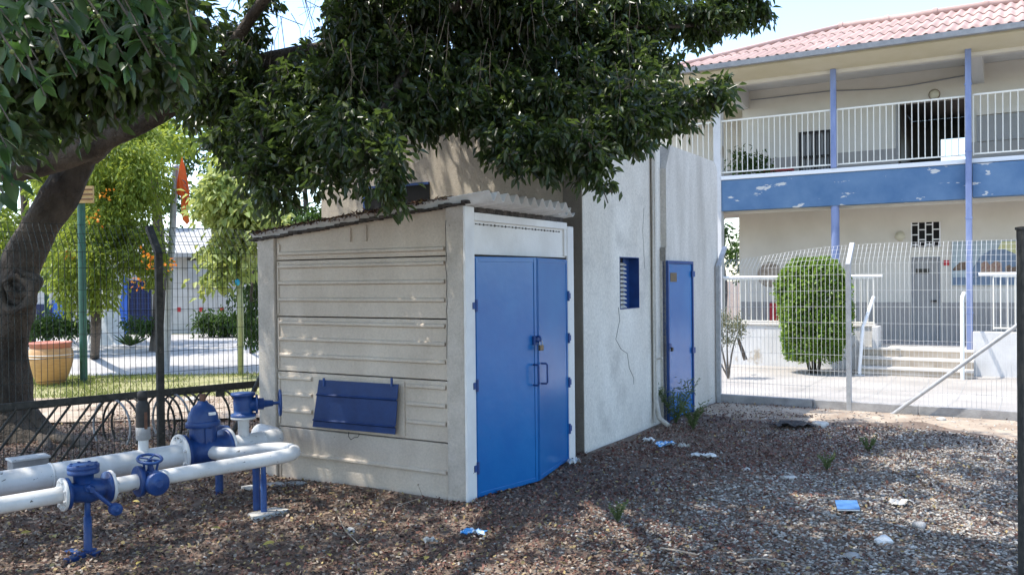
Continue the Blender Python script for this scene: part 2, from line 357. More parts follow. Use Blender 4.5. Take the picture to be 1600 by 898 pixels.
pv = grid_obj('pavement', np.arange(5.9, 34, .8), np.arange(-32, 5.9, .8), gz, M['paving'], .008, frame=True); pv['kind'] = 'structure'  # out-of-view paving, added for door reflections and bounce light on shaded walls
# joints of the paving slabs, pale and thin
jm = MB()
for i in range(40):
    a = .3+i*.6
    if a < 14:
        p = [G(a, b, 0) for b in np.arange(6.2, 13.6, .4)]
        for q0, q1 in zip(p[:-1], p[1:]):
            A_ = V((q0.x, q0.y, float(gz(q0.x,q0.y))+.010)); B_ = V((q1.x, q1.y, float(gz(q1.x,q1.y))+.010))
            jm.add([A_, A_+AU*.012, B_+AU*.012, B_], [(0,1,2,3)])
for i in range(12):
    b = 6.5+i*.6; q0 = G(.1, b, 0); q1 = G(14, b, 0); h = float(gz(q0.x+AU.x*2, q0.y+AU.y*2))+.011
    q0.z = q1.z = h; jm.add([q0, q1, q1+BV*.012, q0+BV*.012], [(0,1,2,3)])
o = jm.build('pavement_joints', M['bwall_line']); o['kind'] = 'structure'
# garden on the left: lawn strips and a pale paved path between them
def sheet(name, pts, material, z):
    mb = MB(); mb.add([V((p.x, p.y, z)) for p in pts], [tuple(range(len(pts)))]); o = mb.build(name, material); o['kind'] = 'structure'
    if o.data.polygons[0].normal.z < 0: o.data.flip_normals()
    return o
sheet('lawn', [V((-22,11.6,0)), V((-1.2,12.6,0)), V((-1.2,33,0)), V((-22,33,0))], M['lawn'], .012)
sheet('garden_path', [V((-22,15.0,0)), V((-4,15.6,0)), V((-1.2,15.9,0)), V((-1.2,28.2,0)), V((-22,27.2,0))], M['path'], .018)
bs = MB(); 
sheet('bare_soil_strip', [V((-12,9.6,0)), V((-2.9,10.4,0)), V((-1.6,12.5,0)), V((-14,12.2,0))], M['bare_soil'], .03)

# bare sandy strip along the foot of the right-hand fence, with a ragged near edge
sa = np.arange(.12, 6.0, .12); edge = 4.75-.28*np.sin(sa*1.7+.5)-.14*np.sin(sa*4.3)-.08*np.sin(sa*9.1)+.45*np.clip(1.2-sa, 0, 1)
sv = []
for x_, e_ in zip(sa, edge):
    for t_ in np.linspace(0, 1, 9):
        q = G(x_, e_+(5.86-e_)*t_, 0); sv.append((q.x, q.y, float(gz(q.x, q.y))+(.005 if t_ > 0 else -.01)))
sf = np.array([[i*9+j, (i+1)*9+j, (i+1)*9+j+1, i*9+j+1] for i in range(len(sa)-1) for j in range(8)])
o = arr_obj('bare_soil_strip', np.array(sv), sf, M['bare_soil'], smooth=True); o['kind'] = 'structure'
# litter of dry figs and leaves over the yard: nobody could count it
def visible_yard(n, xr, yr):
    P = np.stack([rng.uniform(*xr, n), rng.uniform(*yr, n)], 1)
    a = (P[:,0]-K.x)*AU.x+(P[:,1]-K.y)*AU.y; b = (P[:,0]-K.x)*BV.x+(P[:,1]-K.y)*BV.y
    shed = (a > -2.18) & (a < .03) & (b > -.03) & (b < 1.9)
    main = (a < .09) & (a > -3.4) & (b > 2.0)
    ok = ~shed & ~main & (b < 5.84)
    pxx = P[:,0]/P[:,1]
    ok &= (pxx > -.66) & (pxx < .66)
    return P[ok], a[ok], b[ok]
def lumps(x, y):
    return (np.sin(1.3*x+.7*y+1)+np.sin(2.1*y-.9*x+2)+np.sin(3.7*x+2.9*y)*.6+np.sin(5.9*x-4.1*y)*.4)/2
def curl_pieces(P, size, zlift):
    n = len(P); z = gz(P[:,0], P[:,1])+zlift; pos = np.stack([P[:,0], P[:,1], z], 1)
    th = rng.uniform(0, 2*np.pi, n); tilt = rng.normal(0, .38, n)
    d = np.stack([np.cos(th)*np.cos(tilt), np.sin(th)*np.cos(tilt), np.sin(tilt)], 1)
    nr = unit(np.array([0,0,1.0])+rng.normal(size=(n,3))*.45)
    return leaves(pos-d*size[:,None]*.5, d, nr, size, size*rng.uniform(.38,.75,n), fold=rng.uniform(-.25,.35), curl=.18)
def fall(P, a, near, far):
    y = P[:,1]; keep = rng.random(len(P)) < np.interp(y, [4.2, 11], [near, far]); return keep
P, a, b = visible_yard(330000, (-7.5, 7.5), (4.2, 12.2))
g_ = np.clip((lumps(P[:,0], P[:,1])*.5 + (a-.9)*.55 - .15*np.abs(b-1.5) ), -1, 1)      # more bare gravel out on the right
keep = (rng.random(len(P)) < np.interp(g_, [-.2, .9], [.95, .36])) & (rng.random(len(P)) < np.interp(P[:,1], [4.5, 9, 12], [.95,.55,.4]))
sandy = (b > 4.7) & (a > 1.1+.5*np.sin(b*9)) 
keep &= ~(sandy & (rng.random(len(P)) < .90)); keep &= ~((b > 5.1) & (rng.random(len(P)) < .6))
P, a, b = P[keep], a[keep], b[keep]
red = (rng.random(len(P)) < np.clip(.85-np.abs(b-2.4)*.22, .12, .8)) & (a < 2.3) & (a > -.4)
size = rng.uniform(.017, .038, len(P))
vs, fs = curl_pieces(P[~red], size[~red], rng.uniform(.004,.030,(~red).sum())); o = arr_obj('leaf_litter', vs, fs, M['litter'])
tag(o, 'dry brown fallen figs and curled leaves covering the yard', 'leaf litter', kind='stuff')
vs, fs = curl_pieces(P[red], size[red], rng.uniform(.006,.032,red.sum())); o = arr_obj('leaf_litter', vs, fs, M['litter_red'])
tag(o, 'reddish fallen figs drifted along the white building and doors', 'leaf litter', kind='stuff')
def stones(P, size, name, material, label, cat):
    n = len(P); ico = np.array([[1,0,0],[-1,0,0],[0,1,0],[0,-1,0],[0,0,1],[0,0,-1],[.62,.62,.4],[-.62,.62,.4],[-.62,-.62,.4],[.62,-.62,.4]])
    fc = np.array([[4,6,7],[4,7,8],[4,8,9],[4,9,6],[0,2,6],[2,1,7],[1,3,8],[3,0,9],[6,2,7],[7,1,8],[8,3,9],[9,0,6],[0,5,2],[2,5,1],[1,5,3],[3,5,0]])
    th = rng.uniform(0, 2*np.pi, n); c, s = np.cos(th), np.sin(th)
    sc = np.stack([size*rng.uniform(.7,1.2,n), size*rng.uniform(.5,1,n), size*rng.uniform(.35,.6,n)], 1)
    v = ico[None]*(1+rng.normal(size=(n,10,1))*.12)*sc[:,None,:]; x = v[...,0]*c[:,None]-v[...,1]*s[:,None]; y = v[...,0]*s[:,None]+v[...,1]*c[:,None]
    z = gz(P[:,0], P[:,1])
    vv = np.stack([x+P[:,0:1], y+P[:,1:2], v[...,2]+z[:,None]+size[:,None]*.25], 2).reshape(-1,3)
    ff = (fc[None]+(np.arange(n)*10)[:,None,None]).reshape(-1,3)
    return tag(arr_obj(name, vv, ff, material), label, cat, kind='stuff')
P, a, b = visible_yard(200000, (-6, 7.5), (4.2, 12))
g_ = lumps(P[:,0]*1.1, P[:,1]*1.1)*.45 + (a-1.15)*.6
k = (rng.random(len(P)) < np.interp(g_, [-.3, .7], [.04, .95])); k &= ~((b > 4.7) & (a > 1.1) & (rng.random(len(P)) < .93)); P = P[k]
stones(P, rng.uniform(.007, .019, len(P)), 'gravel', M['gravel'], 'pale grey gravel showing between the fallen leaves', 'gravel')
# grass tufts at the garden edge: short blades
n = 26000; P = np.stack([rng.uniform(-12, -1.5, n), rng.uniform(12.3, 15.4, n)], 1)
k = (rng.random(n) < np.clip(.45+lumps(P[:,0],P[:,1])*.6, .05, 1)); P = P[k]; n = len(P)
pos = np.stack([P[:,0], P[:,1], np.full(n,.012)], 1); d = unit(np.array([0,0,1.])+rng.normal(size=(n,3))*.5)
vs, fs = leaves(pos, d, rand_dirs(n), rng.uniform(.03,.09,n), .010); tag(arr_obj('grass', vs, fs, M['grass']), 'patchy yellow green grass strip beside the garden path', 'grass', kind='stuff')
# ---------------- the small precast shed with blue doors ----------------
W_, D_ = 2.14, 1.80       # long wall along a (from -W_ to 0), door front along b (0 to D_)
shed = thing('pump_shed', K, 'small precast concrete shed with corrugated roof and closed blue double doors', 'shed')
def ztop(a): return 2.21+.094*a
ap0, ap1 = AZ(430, 560, 0)[0], AZ(697, 560, 0)[0]     # inner edges of the two corner pillars
# stacked wall panels with pressed ribs
seams = [-.05, .43, .90, 1.365, 1.84]
ah0, ah1 = AZ(489, 640, 0)[0], AZ(628, 640, 0)[0]
for i in range(5):
    z0 = seams[i]; top = i == 4
    mb = MB(); z1 = seams[i+1]-.010 if not top else None
    if top:
        mb.prism([G(ap0, .03, z0), G(ap1, .03, z0), G(ap1, .03, ztop(ap1)), G(ap0, .03, ztop(ap0))], BV*.06)
    else: mb.gbox(ap0, ap1, .03, .09, z0, z1)
    def rib(a0, a1, zc, h=.038, p=.022):
        pl = [G(a0, .03, zc-h*.5), G(a0, .03-p, zc-h*.32), G(a0, .03-p, zc+h*.22), G(a0, .03, zc+h*.5)]
        mb.prism(pl, AU*(a1-a0))
    e = .035
    if top:
        rib(ap0+e, ap1-.02, z0+.012+.04); 
        mb.gbox(ap0+.60*(ap1-ap0)*0+.02, ap0+.045, .018, .03, z0+.05, ztop(ap0)-.05)
        c0, c1 = AZ(543, 350, 0)[0], AZ(568, 350, 0)[0]
        mb.gbox(c0, c0+.012, .014, .03, z0+.13, ztop(c0)-.02); mb.gbox(c1, c1+.012, .014, .03, z0+.13, ztop(c1)-.02)
    else:
        H = z1-z0
        zs = [.30*H, .60*H, .90*H] if i else [.54*H]
        for q in zs:
            if i == 1:
                rib(ap0+e, ah0-.03, z0+q); rib(ah1+.035, ap1-.02, z0+q)
            else: rib(ap0+e, ap1-.02, z0+q)
        # thin raised frame round each panel
        mb.gbox(ap0+.008, ap0+.028, .020, .03, z0+.02, z1-.01); mb.gbox(ap1-.018, ap1-.004, .022, .03, z0+.02, z1-.01)
    mb.build('wall_panel', M['shed_conc'], shed, bevel=.004)
def slab(name, a0, a1, b0, b1, z0, f0, f1, m_, bev=.008):
    mb = MB(); mb.prism([G(a0,b0,z0), G(a1,b0,z0), G(a1,b0,f1), G(a0,b0,f0)], BV*(b1-b0)); return mb.build(name, m_, shed, bevel=bev)
slab('corner_pillar', ap1+.004, -.010, 0, .13, -.06, ztop(ap1), ztop(0), M['pillar_conc'])
slab('corner_pillar', -W_, ap0-.004, 0, .16, -.06, ztop(-W_), ztop(ap0), M['pillar_conc'])
b_in0, b_in1 = .125, 1.675
mb = MB(); mb.gbox(-.010, .012, -.003, b_in0, -.05, 2.20); o = mb.build('door_post', M['white_post'], shed, bevel=.006)
mb = MB(); mb.gbox(-.12, .012, b_in1, D_, -.05, 2.13); o = mb.build('door_post', M['white_post'], shed, bevel=.006)
mb = MB(); mb.gbox(-.10, -.012, b_in0, b_in1+.0, 1.845, 2.16); lp = mb.build('lintel_panel', M['lintel'], shed, bevel=.004)
mb = MB(); mb.gbox(-.015, .010, b_in0+.002, b_in1-.002, 2.10, 2.16); mb.gbox(-.015, .006, b_in1-.05, b_in1-.002, 1.86, 2.10); mb.build('lintel_frame', M['white_post'], lp, bevel=.003)
mb = MB()
for i in range(26): mb.cbox(G(-.008, b_in0+.05+i*.055, 2.075), AU*.01, BV*.006, ZV*(.008+.004*(i%3)))
mb.gbox(-.009, -.006, b_in0+.04, b_in0+.06+25*.055, 2.073, 2.077); mb.build('mortar_marks', M['crack'], lp)
# other walls, closing the box
mb = MB(); mb.gbox(-W_+.02, -.14, D_-.09, D_-.01, -.05, 2.0); mb.build('rear_wall', M['pillar_conc'], shed)
mb = MB(); mb.gbox(-W_+.01, -W_+.08, .17, D_-.1, -.05, 1.98); mb.build('end_wall', M['pillar_conc'], shed)
mb = MB(); mb.gbox(-.012, -.006, b_in0+.001, b_in1-.001, 1.82, 1.845); mb.gbox(-.5, -.49, b_in0, b_in1, 0, 1.82); mb.build('door_recess', M['dark'], shed)
# doors: the two leaves push out and meet in a shallow point held by the padlock
hz0, hz1 = .012, 1.828
apx = (.154, .832)
def leaf(bh, side):
    hinge = G(.006, bh, 0); tipp = G(apx[0], apx[1]-side*.006, 0); d = (tipp-hinge); w_ = d.length; d = d.normalized(); nrm = V((d.y, -d.x, 0))
    if nrm.dot(AU) < 0: nrm = -nrm
    mb = MB(); mb.box(hinge+ZV*hz0-nrm*.03, d*w_, nrm*.03, ZV*(hz1-hz0)); lf = mb.build('door_leaf', M['door_blue'], shed, bevel=.003)
    fr = MB(); t = .028
    for (x0, x1, z0, z1) in ((.008, .008+t, hz0+.01, hz1-.01), (w_-.010-t, w_-.010, hz0+.01, hz1-.01)):
        fr.box(hinge+d*x0+ZV*z0, d*(x1-x0), nrm*.006, ZV*(z1-z0))
    for z0 in (hz0+.01, hz1-.01-t): fr.box(hinge+d*(.009+t)+ZV*z0, d*(w_-.020-2*t), nrm*.005, ZV*t)
    fr.build('edge_frame', M['door_blue'], lf, bevel=.002)
    for k, z in enumerate((.24, .86, 1.46) if side > 0 else (.30, .72, 1.12, 1.5)):
        h = MB(); hp = hinge+nrm*.012+d*.004
        h.tube([hp+ZV*(z-.045), hp+ZV*(z+.045)], .012, 10); h.box(G(.013, bh-side*.045 if side > 0 else bh, z-.025), BV*.045, AU*.006, ZV*.05)
        h.build('hinge', M['dark_blue'], lf)
    # pull handle
    hb = hinge+d*(w_-.055)+nrm*.006; z0, z1 = .80, .965
    h = MB(); h.tube([hb+ZV*z0, hb+nrm*.045+ZV*z0, hb+nrm*.055+ZV*(z0+.012), hb+nrm*.055+ZV*(z1-.012), hb+nrm*.045+ZV*z1, hb+ZV*z1], .008, 8)
    h.build('handle', M['dark_blue'], lf)
    return lf, hinge, d, nrm, w_
lf1, h1, d1, n1, w1 = leaf(b_in0+.004, 1)
lf2, h2, d2, n2, w2 = leaf(b_in1-.004, -1)
hc = h1+d1*(w1-.03)+n1*.012+ZV*1.16
mb = MB(); mb.cbox(hc, d1*.07, n1*.022, ZV*.07); mb.torus(hc+n1*.03+ZV*.012, ZV.cross(n1), .022, .008); mb.build('hasp', M['dark_blue'], lf1, bevel=.003)
lk = MB(); pc = hc+n1*.045+ZV*(-.058)+d1*.01
lk.cbox(pc, d1*.048, n1*.022, ZV*.045)
o = lk.build('padlock', M['brass'], shed, bevel=.004)
sh = MB(); sh.tube([pc+d1*.016+ZV*.02, pc+d1*.016+ZV*.05, pc+ZV*.064, pc-d1*.016+ZV*.05, pc-d1*.016+ZV*.02], .004, 8); sh.build('shackle', M['galv'], o)
# hatch of folded blue sheet hung askew on the long wall
hp = [AZ(489, 666, -.02), AZ(618, 678, -.02), AZ(623, 600, -.02), AZ(499, 593, -.02)]
mb = MB(); rows = [0, .12, .15, .18, .66, .69, .72, 1]; off = [0, .0, .016, 0, 0, .016, 0, 0]
vs = []
for t, q in zip(rows, off):
    for (p0, p1) in ((hp[0], hp[3]), (hp[1], hp[2])):
        vs.append(G(p0[0]+(p1[0]-p0[0])*t, -.026-q, p0[1]+(p1[1]-p0[1])*t))
n_ = len(vs); vs += [v+BV*.006 for v in vs]
fs = [(2*i, 2*i+1, 2*i+3, 2*i+2) for i in range(len(rows)-1)] + [(n_+2*i+1, n_+2*i, n_+2*i+2, n_+2*i+3) for i in range(len(rows)-1)]
fs += [(2*i, 2*i+2, n_+2*i+2, n_+2*i) for i in range(len(rows)-1)] + [(2*i+3, 2*i+1, n_+2*i+1, n_+2*i+3) for i in range(len(rows)-1)] + [(0, n_, n_+1, 1), (n_-2, n_-1, 2*n_-1, 2*n_-2)]
mb.add(vs, fs); ht = mb.build('hatch_cover', M['hatch_blue'], shed)
for px_ in (506, 612):
    a_, z_ = AZ(px_, 597, -.03); h = MB(); h.tube([G(a_, -.03, z_-.03), G(a_, -.03, z_+.035)], .010, 8); h.build('hinge', M['dark_blue'], ht)
wi = MB(); a_, z_ = AZ(545, 678, -.03)
wi.tube([G(a_-.0, -.028, z_+.02), G(a_-.0, -.035, z_-.015), G(a_+.03, -.04, z_-.04), G(a_+.06, -.035, z_-.02), G(a_+.10, -.04, z_-.015), G(a_+.11, -.03, z_+.01)], .003, 6); wi.build('tie_wire', M['black'], ht)
mb = MB(); mb.gbox(ah0-.01, ah1+.01, .020, .03, .45, .87); mb.build('hatch_surround', M['shed_conc'], shed)
# corrugated roof sheets
def corr(a0, a1, b0, b1, pitch, amp, thick, zf, per=10):
    nb = int((b1-b0)/pitch*per); mb = MB(); vs = []
    for j in range(nb+1):
        b = b0+(b1-b0)*j/nb; h = amp*math.cos(2*math.pi*(b-b0)/pitch)
        for a in (a0, a1): vs.append(G(a, b, zf(a)+h))
    n = len(vs); vs += [v-ZV*thick for v in vs]
    fs = [(2*j, 2*j+1, 2*j+3, 2*j+2) for j in range(nb)] + [(n+2*j+1, n+2*j, n+2*j+2, n+2*j+3) for j in range(nb)]
    fs += [(2*j+1, n+2*j+1, n+2*j+3, 2*j+3) for j in range(nb)] + [(2*j, 2*j+2, n+2*j+2, n+2*j) for j in range(nb)]
    fs += [(0, n, n+1, 1), (2*nb, 2*nb+1, n+2*nb+1, n+2*nb)]
    mb.add(vs, fs, True); return mb
rs = corr(-W_-.06, .23, -.020, 1.315, .137, .034, .008, lambda a: 2.245+.094*a, 18).build('roof_sheet', M['asbestos'], shed)
rs2 = corr(-W_-.06, -.02, 1.24, 1.90, .137, .024, .007, lambda a: 2.26+.094*a).build('roof_sheet', M['asbestos'], shed)
mb = MB(); rr = random.Random(3)
N = 44
for i in range(N):
    a0 = -W_-.07+(W_+.11)*i/N; a1 = -W_-.07+(W_+.11)*(i+1)/N+.004; h = .014+.014*rr.random(); z = 2.245+.094*a0
    mb.box(G(a0, -.030+.012*rr.random(), z-.026-.012*rr.random()), AU*(a1-a0), BV*(.08+.04*rr.random()), ZV*h+AU*.0)
mb.build('tar_edge', M['roof_dirt'], shed, bevel=.006)
n = 5000; aa = rng.uniform(-W_-.05, -.12, n); bb = np.abs(rng.normal(0, .22, n))-.04; hgt = .0
pp = np.array([tuple(G(x, y, 2.27+.094*x+rng.uniform(0,.02))) for x, y in zip(aa, bb)]); th = rand_dirs(n); th[:,2] *= .3
vs, fs = leaves(pp, unit(th), unit(np.array([0,0,1.])+rand_dirs(n)*.4), rng.uniform(.02,.045,n), .018)
arr_obj('roof_litter', vs, fs, M['litter'], shed)
mb = MB(); mb.gbox(-.16, -.02, .14, 1.66, 2.165, 2.205); mb.build('roof_batten', M['roof_dirt'], shed)
# small surface cracks on the corner pillar
cr = MB(); z = 2.1; a_ = ap1+.006
pts = []
for i in range(24):
    pts.append(G(a_+.010*rr.random(), -.0015, z)); z -= .045
cr.tube(pts, .0022, 4); cr.build('crack', M['crack'], shed)

# ---------------- the tall whitewashed building behind it ----------------
ML, MB0, MB1, MH = 3.26, 2.02, 6.03, 3.34
main = thing('white_block_building', G(0, MB0, 0), 'tall whitewashed concrete building behind the small shed, with a narrow blue door', 'building')
def fbox(name, *a, m_, par=None, bev=0): mb = MB(); mb.gbox(*a); return mb.build(name, m_, par or main, bevel=bev)
bw0, zw1 = BZ(968, 401, 0); bw1 = BZ(998, 401, 0)[0]; zw0 = BZ(968, 483.5, 0)[1]
bs_ = BZ(1033, 450, .0)[0]                       # where the door section steps out
bd0, zd1 = BZ(1040, 407, .07); bd1 = BZ(1080, 412, .07)[0]
T = .2
f = MB()
for s in ((MB0, bw0, -.1, MH), (bw1, bs_, -.1, MH), (bw0, bw1, -.1, zw0), (bw0, bw1, zw1, MH)): f.gbox(-T, 0, *s)
f.build('front_wall', M['main_conc'], main)
f = MB()
PH = BZ(1060, 232, .07)[1]
for s in ((bs_, bd0, -.1, 2.0), (bd1, MB1, -.1, 2.0), (bd0, bd1, zd1, 2.0)): f.gbox(-T, .07, *s)
ch = .28
f.prism([G(-T, bs_, 2.0), G(-T, MB1, 2.0), G(-T, MB1, PH-.13), G(-T, MB1-.04, PH-.05), G(-T, MB1-.13, PH), G(-T, bs_+.16, PH), G(-T, bs_, PH-ch)], AU*(T+.07))
f.build('front_wall', M['main_streak'], main)
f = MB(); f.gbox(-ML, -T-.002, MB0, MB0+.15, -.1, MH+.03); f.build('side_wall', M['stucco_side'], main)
f = MB(); f.gbox(-T, -.004, MB0-.012, MB0-.001, -.1, MH); f.build('rough_render_strip', M['stucco'], main)
f = MB(); f.gbox(-T+.01, -.002, bs_+.0, MB1, PH-.2, PH-.1); 
f = MB(); f.gbox(-ML, -ML+.2, MB0+.152, MB1, -.1, MH); f.gbox(-ML+.2, -T-.002, MB1-.2, MB1, -.1, MH-.2); f.build('rear_wall', M['main_streak'], main)
f = MB(); f.gbox(-ML-.05, .05, MB0-.05, bs_+.1, MH+.032, MH+.14); f.build('roof_slab', M['concrete'], main, bevel=.02)
f = MB(); f.gbox(-ML, -T, bs_, MB1, 2.9, 3.0); f.build('roof_slab', M['concrete'], main)
f = MB(); f.gbox(-T-.6, -T-.59, MB0+.2, MB1-.2, 0, 2.8); f.build('inner_darkness', M['dark'], main)
# louvred window in a blue-painted recess
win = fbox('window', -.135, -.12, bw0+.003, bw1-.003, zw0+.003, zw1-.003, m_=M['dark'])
f = MB(); t = .006
f.gbox(-.118, .004, bw1-t-.001, bw1-.0005, zw0+.002, zw1-.002); f.gbox(-.118, .004, bw0+.0005, bw0+t, zw0+.002, zw1-.002)
f.gbox(-.118, .004, bw0+t, bw1-t-.002, zw1-t-.002, zw1-.0005); f.gbox(-.118, .004, bw0+t, bw1-t-.002, zw0+.0005, zw0+t)
f.gbox(-.119, -.108, bw0+.35, bw1-t-.002, zw0+t, zw1-t-.003)
f.build('reveal', M['dark_blue'], win)
f = MB()
for i in range(11):
    z = zw0+.03+i*(zw1-zw0-.05)/11
    f.box(G(-.105, bw0+.012, z), BV*.335, AU*.035-ZV*.022, ZV*.008)
f.build('louvre', M['cream'], win)
# narrow blue door
dr = fbox('door', .045, .085, bd0+.035, bd1-.035, .03, zd1-.035, m_=M['door_blue'], bev=.003)
f = MB(); f.gbox(.03, .10, bd0+.0, bd0+.034, .0, zd1-.0); f.gbox(.03, .10, bd1-.034, bd1, .0, zd1); f.gbox(.03, .10, bd0+.0345, bd1-.0345, zd1-.034, zd1); f.build('door_frame', M['dark_blue'], main, bevel=.003)
f = MB(); bq0, zq1 = BZ(1047, 426, .085); bq1, zq0 = BZ(1057, 440, .085); f.gbox(.086, .089, bq0, bq1, zq0, zq1); f.build('number_plate', M['brass'], dr)
for px_, py_ in ((1078, 428), (1078, 548)):
    bh, zh = BZ(px_, py_, .09); f = MB(); f.gbox(.086, .108, bd1-.07, bd1+.03, zh-.035, zh+.035); f.build('hinge', M['dark_blue'], dr)
bh, zh = BZ(1044, 541, .09); f = MB(); f.gbox(.086, .115, bh-.03, bh+.05, zh-.02, zh+.03); f.build('latch', M['dark_blue'], dr)
f = MB(); f.cbox(G(.125, bh+.03, zh-.035), AU*.022, BV*.045, ZV*.045); f.build('padlock', M['black'], dr, bevel=.003)
f = MB(); f.gbox(-.1, -.09, bd0, bd1, 0, zd1); f.build('door_backing', M['dark'], main)
# drainpipe in the corner of the step
bp = BZ(1023, 450, .03)[0]
dp = MB(); dp.gbox(.004, .055, bp-.03, bp+.03, .28, MH-.05); dp.build('drainpipe', M['main_streak'], main, bevel=.012)
dp = MB(); dp.tube([G(.03, bp-.05, .05), G(.03, bp-.04, .25), G(.03, bp-.045, 1.2), G(.03, bp-.04, 2.0), G(.03, bp-.04, MH-.1)], .012, 6); dp.tube([G(.03, bp, .75), G(.12, bp-.02, .77)], .012, 6)
dp.tube([G(.03, bp, .30), G(.08, bp-.03, .10), G(.2, bp-.06, .03)], .028, 8); dp.build('conduit', M['main_streak'], main)
# dark opening in the side wall above the shed roof
a0, z1 = AZ(573, 296, MB0); a1, z0 = AZ(672, 340, MB0)
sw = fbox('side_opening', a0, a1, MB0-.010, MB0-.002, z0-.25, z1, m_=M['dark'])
f = MB(); f.gbox(a0-.03, a0, MB0-.03, MB0-.002, z0-.25, z1+.02); f.gbox(a0, a1, MB0-.03, MB0-.002, z1, z1+.025); f.build('opening_frame', M['dark_blue'], sw)
# raised flakes of thick paint and a crack on the front wall
def patch(pts_px, a, th, m_, nm):
    P = [G(a+.0005, *BZ(x, y, a)) for x, y in pts_px]; mb = MB(); mb.prism(P, AU*th); return mb.build(nm, m_, main)
#patch([(945,515),(960,500),(975,512),(972,530),(980,545),(968,575),(955,570),(948,545),(938,535)], 0, .003, M['white_paint'], 'paint_flake')
def wcrack(pp, w=.0035, a=.002):
    mb = MB(); mb.tube([G(a, *BZ(x, y, 0)) for x, y in pp], w, 4); mb.build('crack', M['crack'], main)
wcrack([(966,480),(968,500),(962,530),(970,545),(980,552),(983,575),(990,590),(990,600)], .0022)
wcrack([(1006,325),(1004,360),(1007,420)], .0015)
# ---------------- water pipework ----------------
PZ = .40
s0 = onZ(0, 789, PZ); s1 = onZ(446, 712, PZ); PD = (s1-s0).normalized(); PN = V((PD.y, -PD.x, 0))      # PN: towards the camera side
m0 = onZ(0, 756, PZ); m1 = onZ(408, 690, PZ); MD = (m1-m0).normalized()
pipes = thing('water_pipework', V((s0.x, s0.y, 0)), 'white painted water pipes with blue gate valves running to the small shed', 'pipes')
def along(px, p0=s0, d=PD):          # point on the pipe seen at picture column px
    r_ = ray(px, 700); # solve (p0 + d t).x / .y = r.x / r.y
    k = r_.x/r_.y; t = (k*p0.y-p0.x)/(d.x-k*d.y); return p0+d*t
rs_, rm = .049, .082
cc = along(446)
a_end = along(438); md_join = along(372, m0, MD)
Np = -PN                                # towards the main pipe
dist = (m0-s0).dot(Np)
arc = [a_end+PD*(.19*math.sin(q))+Np*(.17*(1-math.cos(q))) for q in [i*math.pi/10 for i in range(11)]]
sm = MB(); sm.tube([s0-PD*1.5, a_end]+arc[1:]+[a_end-PD*.05+Np*.34, a_end-PD*.15+Np*.36, a_end-PD*.23+Np*.43, a_end-PD*.27+Np*.60], rs_, 18)
sm.build('small_pipe', M['pipe_white'], pipes)
mp = MB(); e = m1; mp.tube([m0-MD*1.5, along(392, m0, MD)], rm, 24)
pe = along(392, m0, MD)
mp.tube([pe, pe+MD*.10, pe+MD*.17+Np*.015, pe+MD*.235+Np*.055, pe+MD*.275+Np*.12, pe+MD*.285+Np*.22, pe+MD*.285+Np*.36], rm*.98, 22)
mp.torus(pe+MD*.10, MD, rm*.99, .006)
mp.torus(along(78, m0, MD), MD, rm*.985, .007); mp.build('main_pipe', M['pipe_white'], pipes)
def flange(c, ax, r, t, m_, par=pipes, bolts=8, side=1):
    mb = MB(); mb.lathe(c-ax*t/2, ax, [(r*.97, 0), (r, t*.1), (r, t*.9), (r*.97, t)], 28); f = mb.build('flange', m_, par)
    x = ax.cross(ZV).normalized(); y = ax.cross(x); bm = MB()
    for i in range(bolts):
        q = 2*math.pi*(i+.5)/bolts; p = c+(x*math.cos(q)+y*math.sin(q))*r*.80
        bm.lathe(p+ax*side*t*.5, ax*side, [(r*.085, 0), (r*.085, r*.09), (r*.05, r*.12)], 6, False)
    bm.build('bolts', m_, f); return f
# large gate valve on the main pipe
fa, fb = along(281, m0, MD), along(353, m0, MD); FR = .150
flange(fa, MD, FR, .022, M['pipe_white'], side=-1); flange(fb+MD*.012, MD, FR, .022, M['pipe_white'], side=1)
gc = (fa+fb)/2
gv = MB(); gl = (fb-fa).length
gv.lathe(fa+MD*.014, MD, [(FR*.96, 0), (FR*.96, .022), (.105, .03), (.105, gl*.34), (.125, gl*.45), (.105, gl*.62), (.105, gl-.045), (FR*.96, gl-.036), (FR*.96, gl-.014)], 28)
gvo = gv.build('gate_valve', M['valve_blue'], pipes)
bn = MB()
def oval(c, rx, ry, z):
    return [c+MD*(rx*math.cos(2*math.pi*i/20))+MD.cross(ZV)*(ry*math.sin(2*math.pi*i/20))+ZV*z for i in range(20)]
def loft(mb, rings, smooth=True):
    n = len(rings[0]); vs = [p for r_ in rings for p in r_]
    fs = [(i*n+k, i*n+(k+1)%n, (i+1)*n+(k+1)%n, (i+1)*n+k) for i in range(len(rings)-1) for k in range(n)]
    # outward orientation: rings run counter-clockwise when seen from the loft direction
    a = (vs[1]-vs[0]).cross(vs[n]-vs[0]); c = sum(rings[0], V((0,0,0)))/n
    if a.dot(vs[0]-c) < 0: fs = [f[::-1] for f in fs]
    mb.add(vs, fs, smooth); mb.add(rings[-1], [tuple(range(n))]); mb.add(rings[0], [tuple(range(n))[::-1]])
loft(bn, [oval(gc, .105, .085, -.02), oval(gc, .105, .08, .12), oval(gc, .100, .075, .185)])
loft(bn, [oval(gc, .125, .095, .185), oval(gc, .130, .10, .190), oval(gc, .130, .10, .222), oval(gc, .125, .095, .228)])
loft(bn, [oval(gc, .118, .085, .228), oval(gc, .112, .08, .27), oval(gc, .085, .062, .33), oval(gc, .045, .045, .355), oval(gc, .034, .034, .375)])
bn.box(gc+MD*(-.028)-MD.cross(ZV)*(-.072)-ZV*.1, MD*.05, MD.cross(ZV)*.02, ZV*.28)
bn.build('bonnet', M['valve_blue'], gvo)
st = MB(); st.lathe(gc+ZV*.375, ZV, [(.022, 0), (.022, .05), (.018, .052)], 12); st.build('stem', M['rust'], gvo)
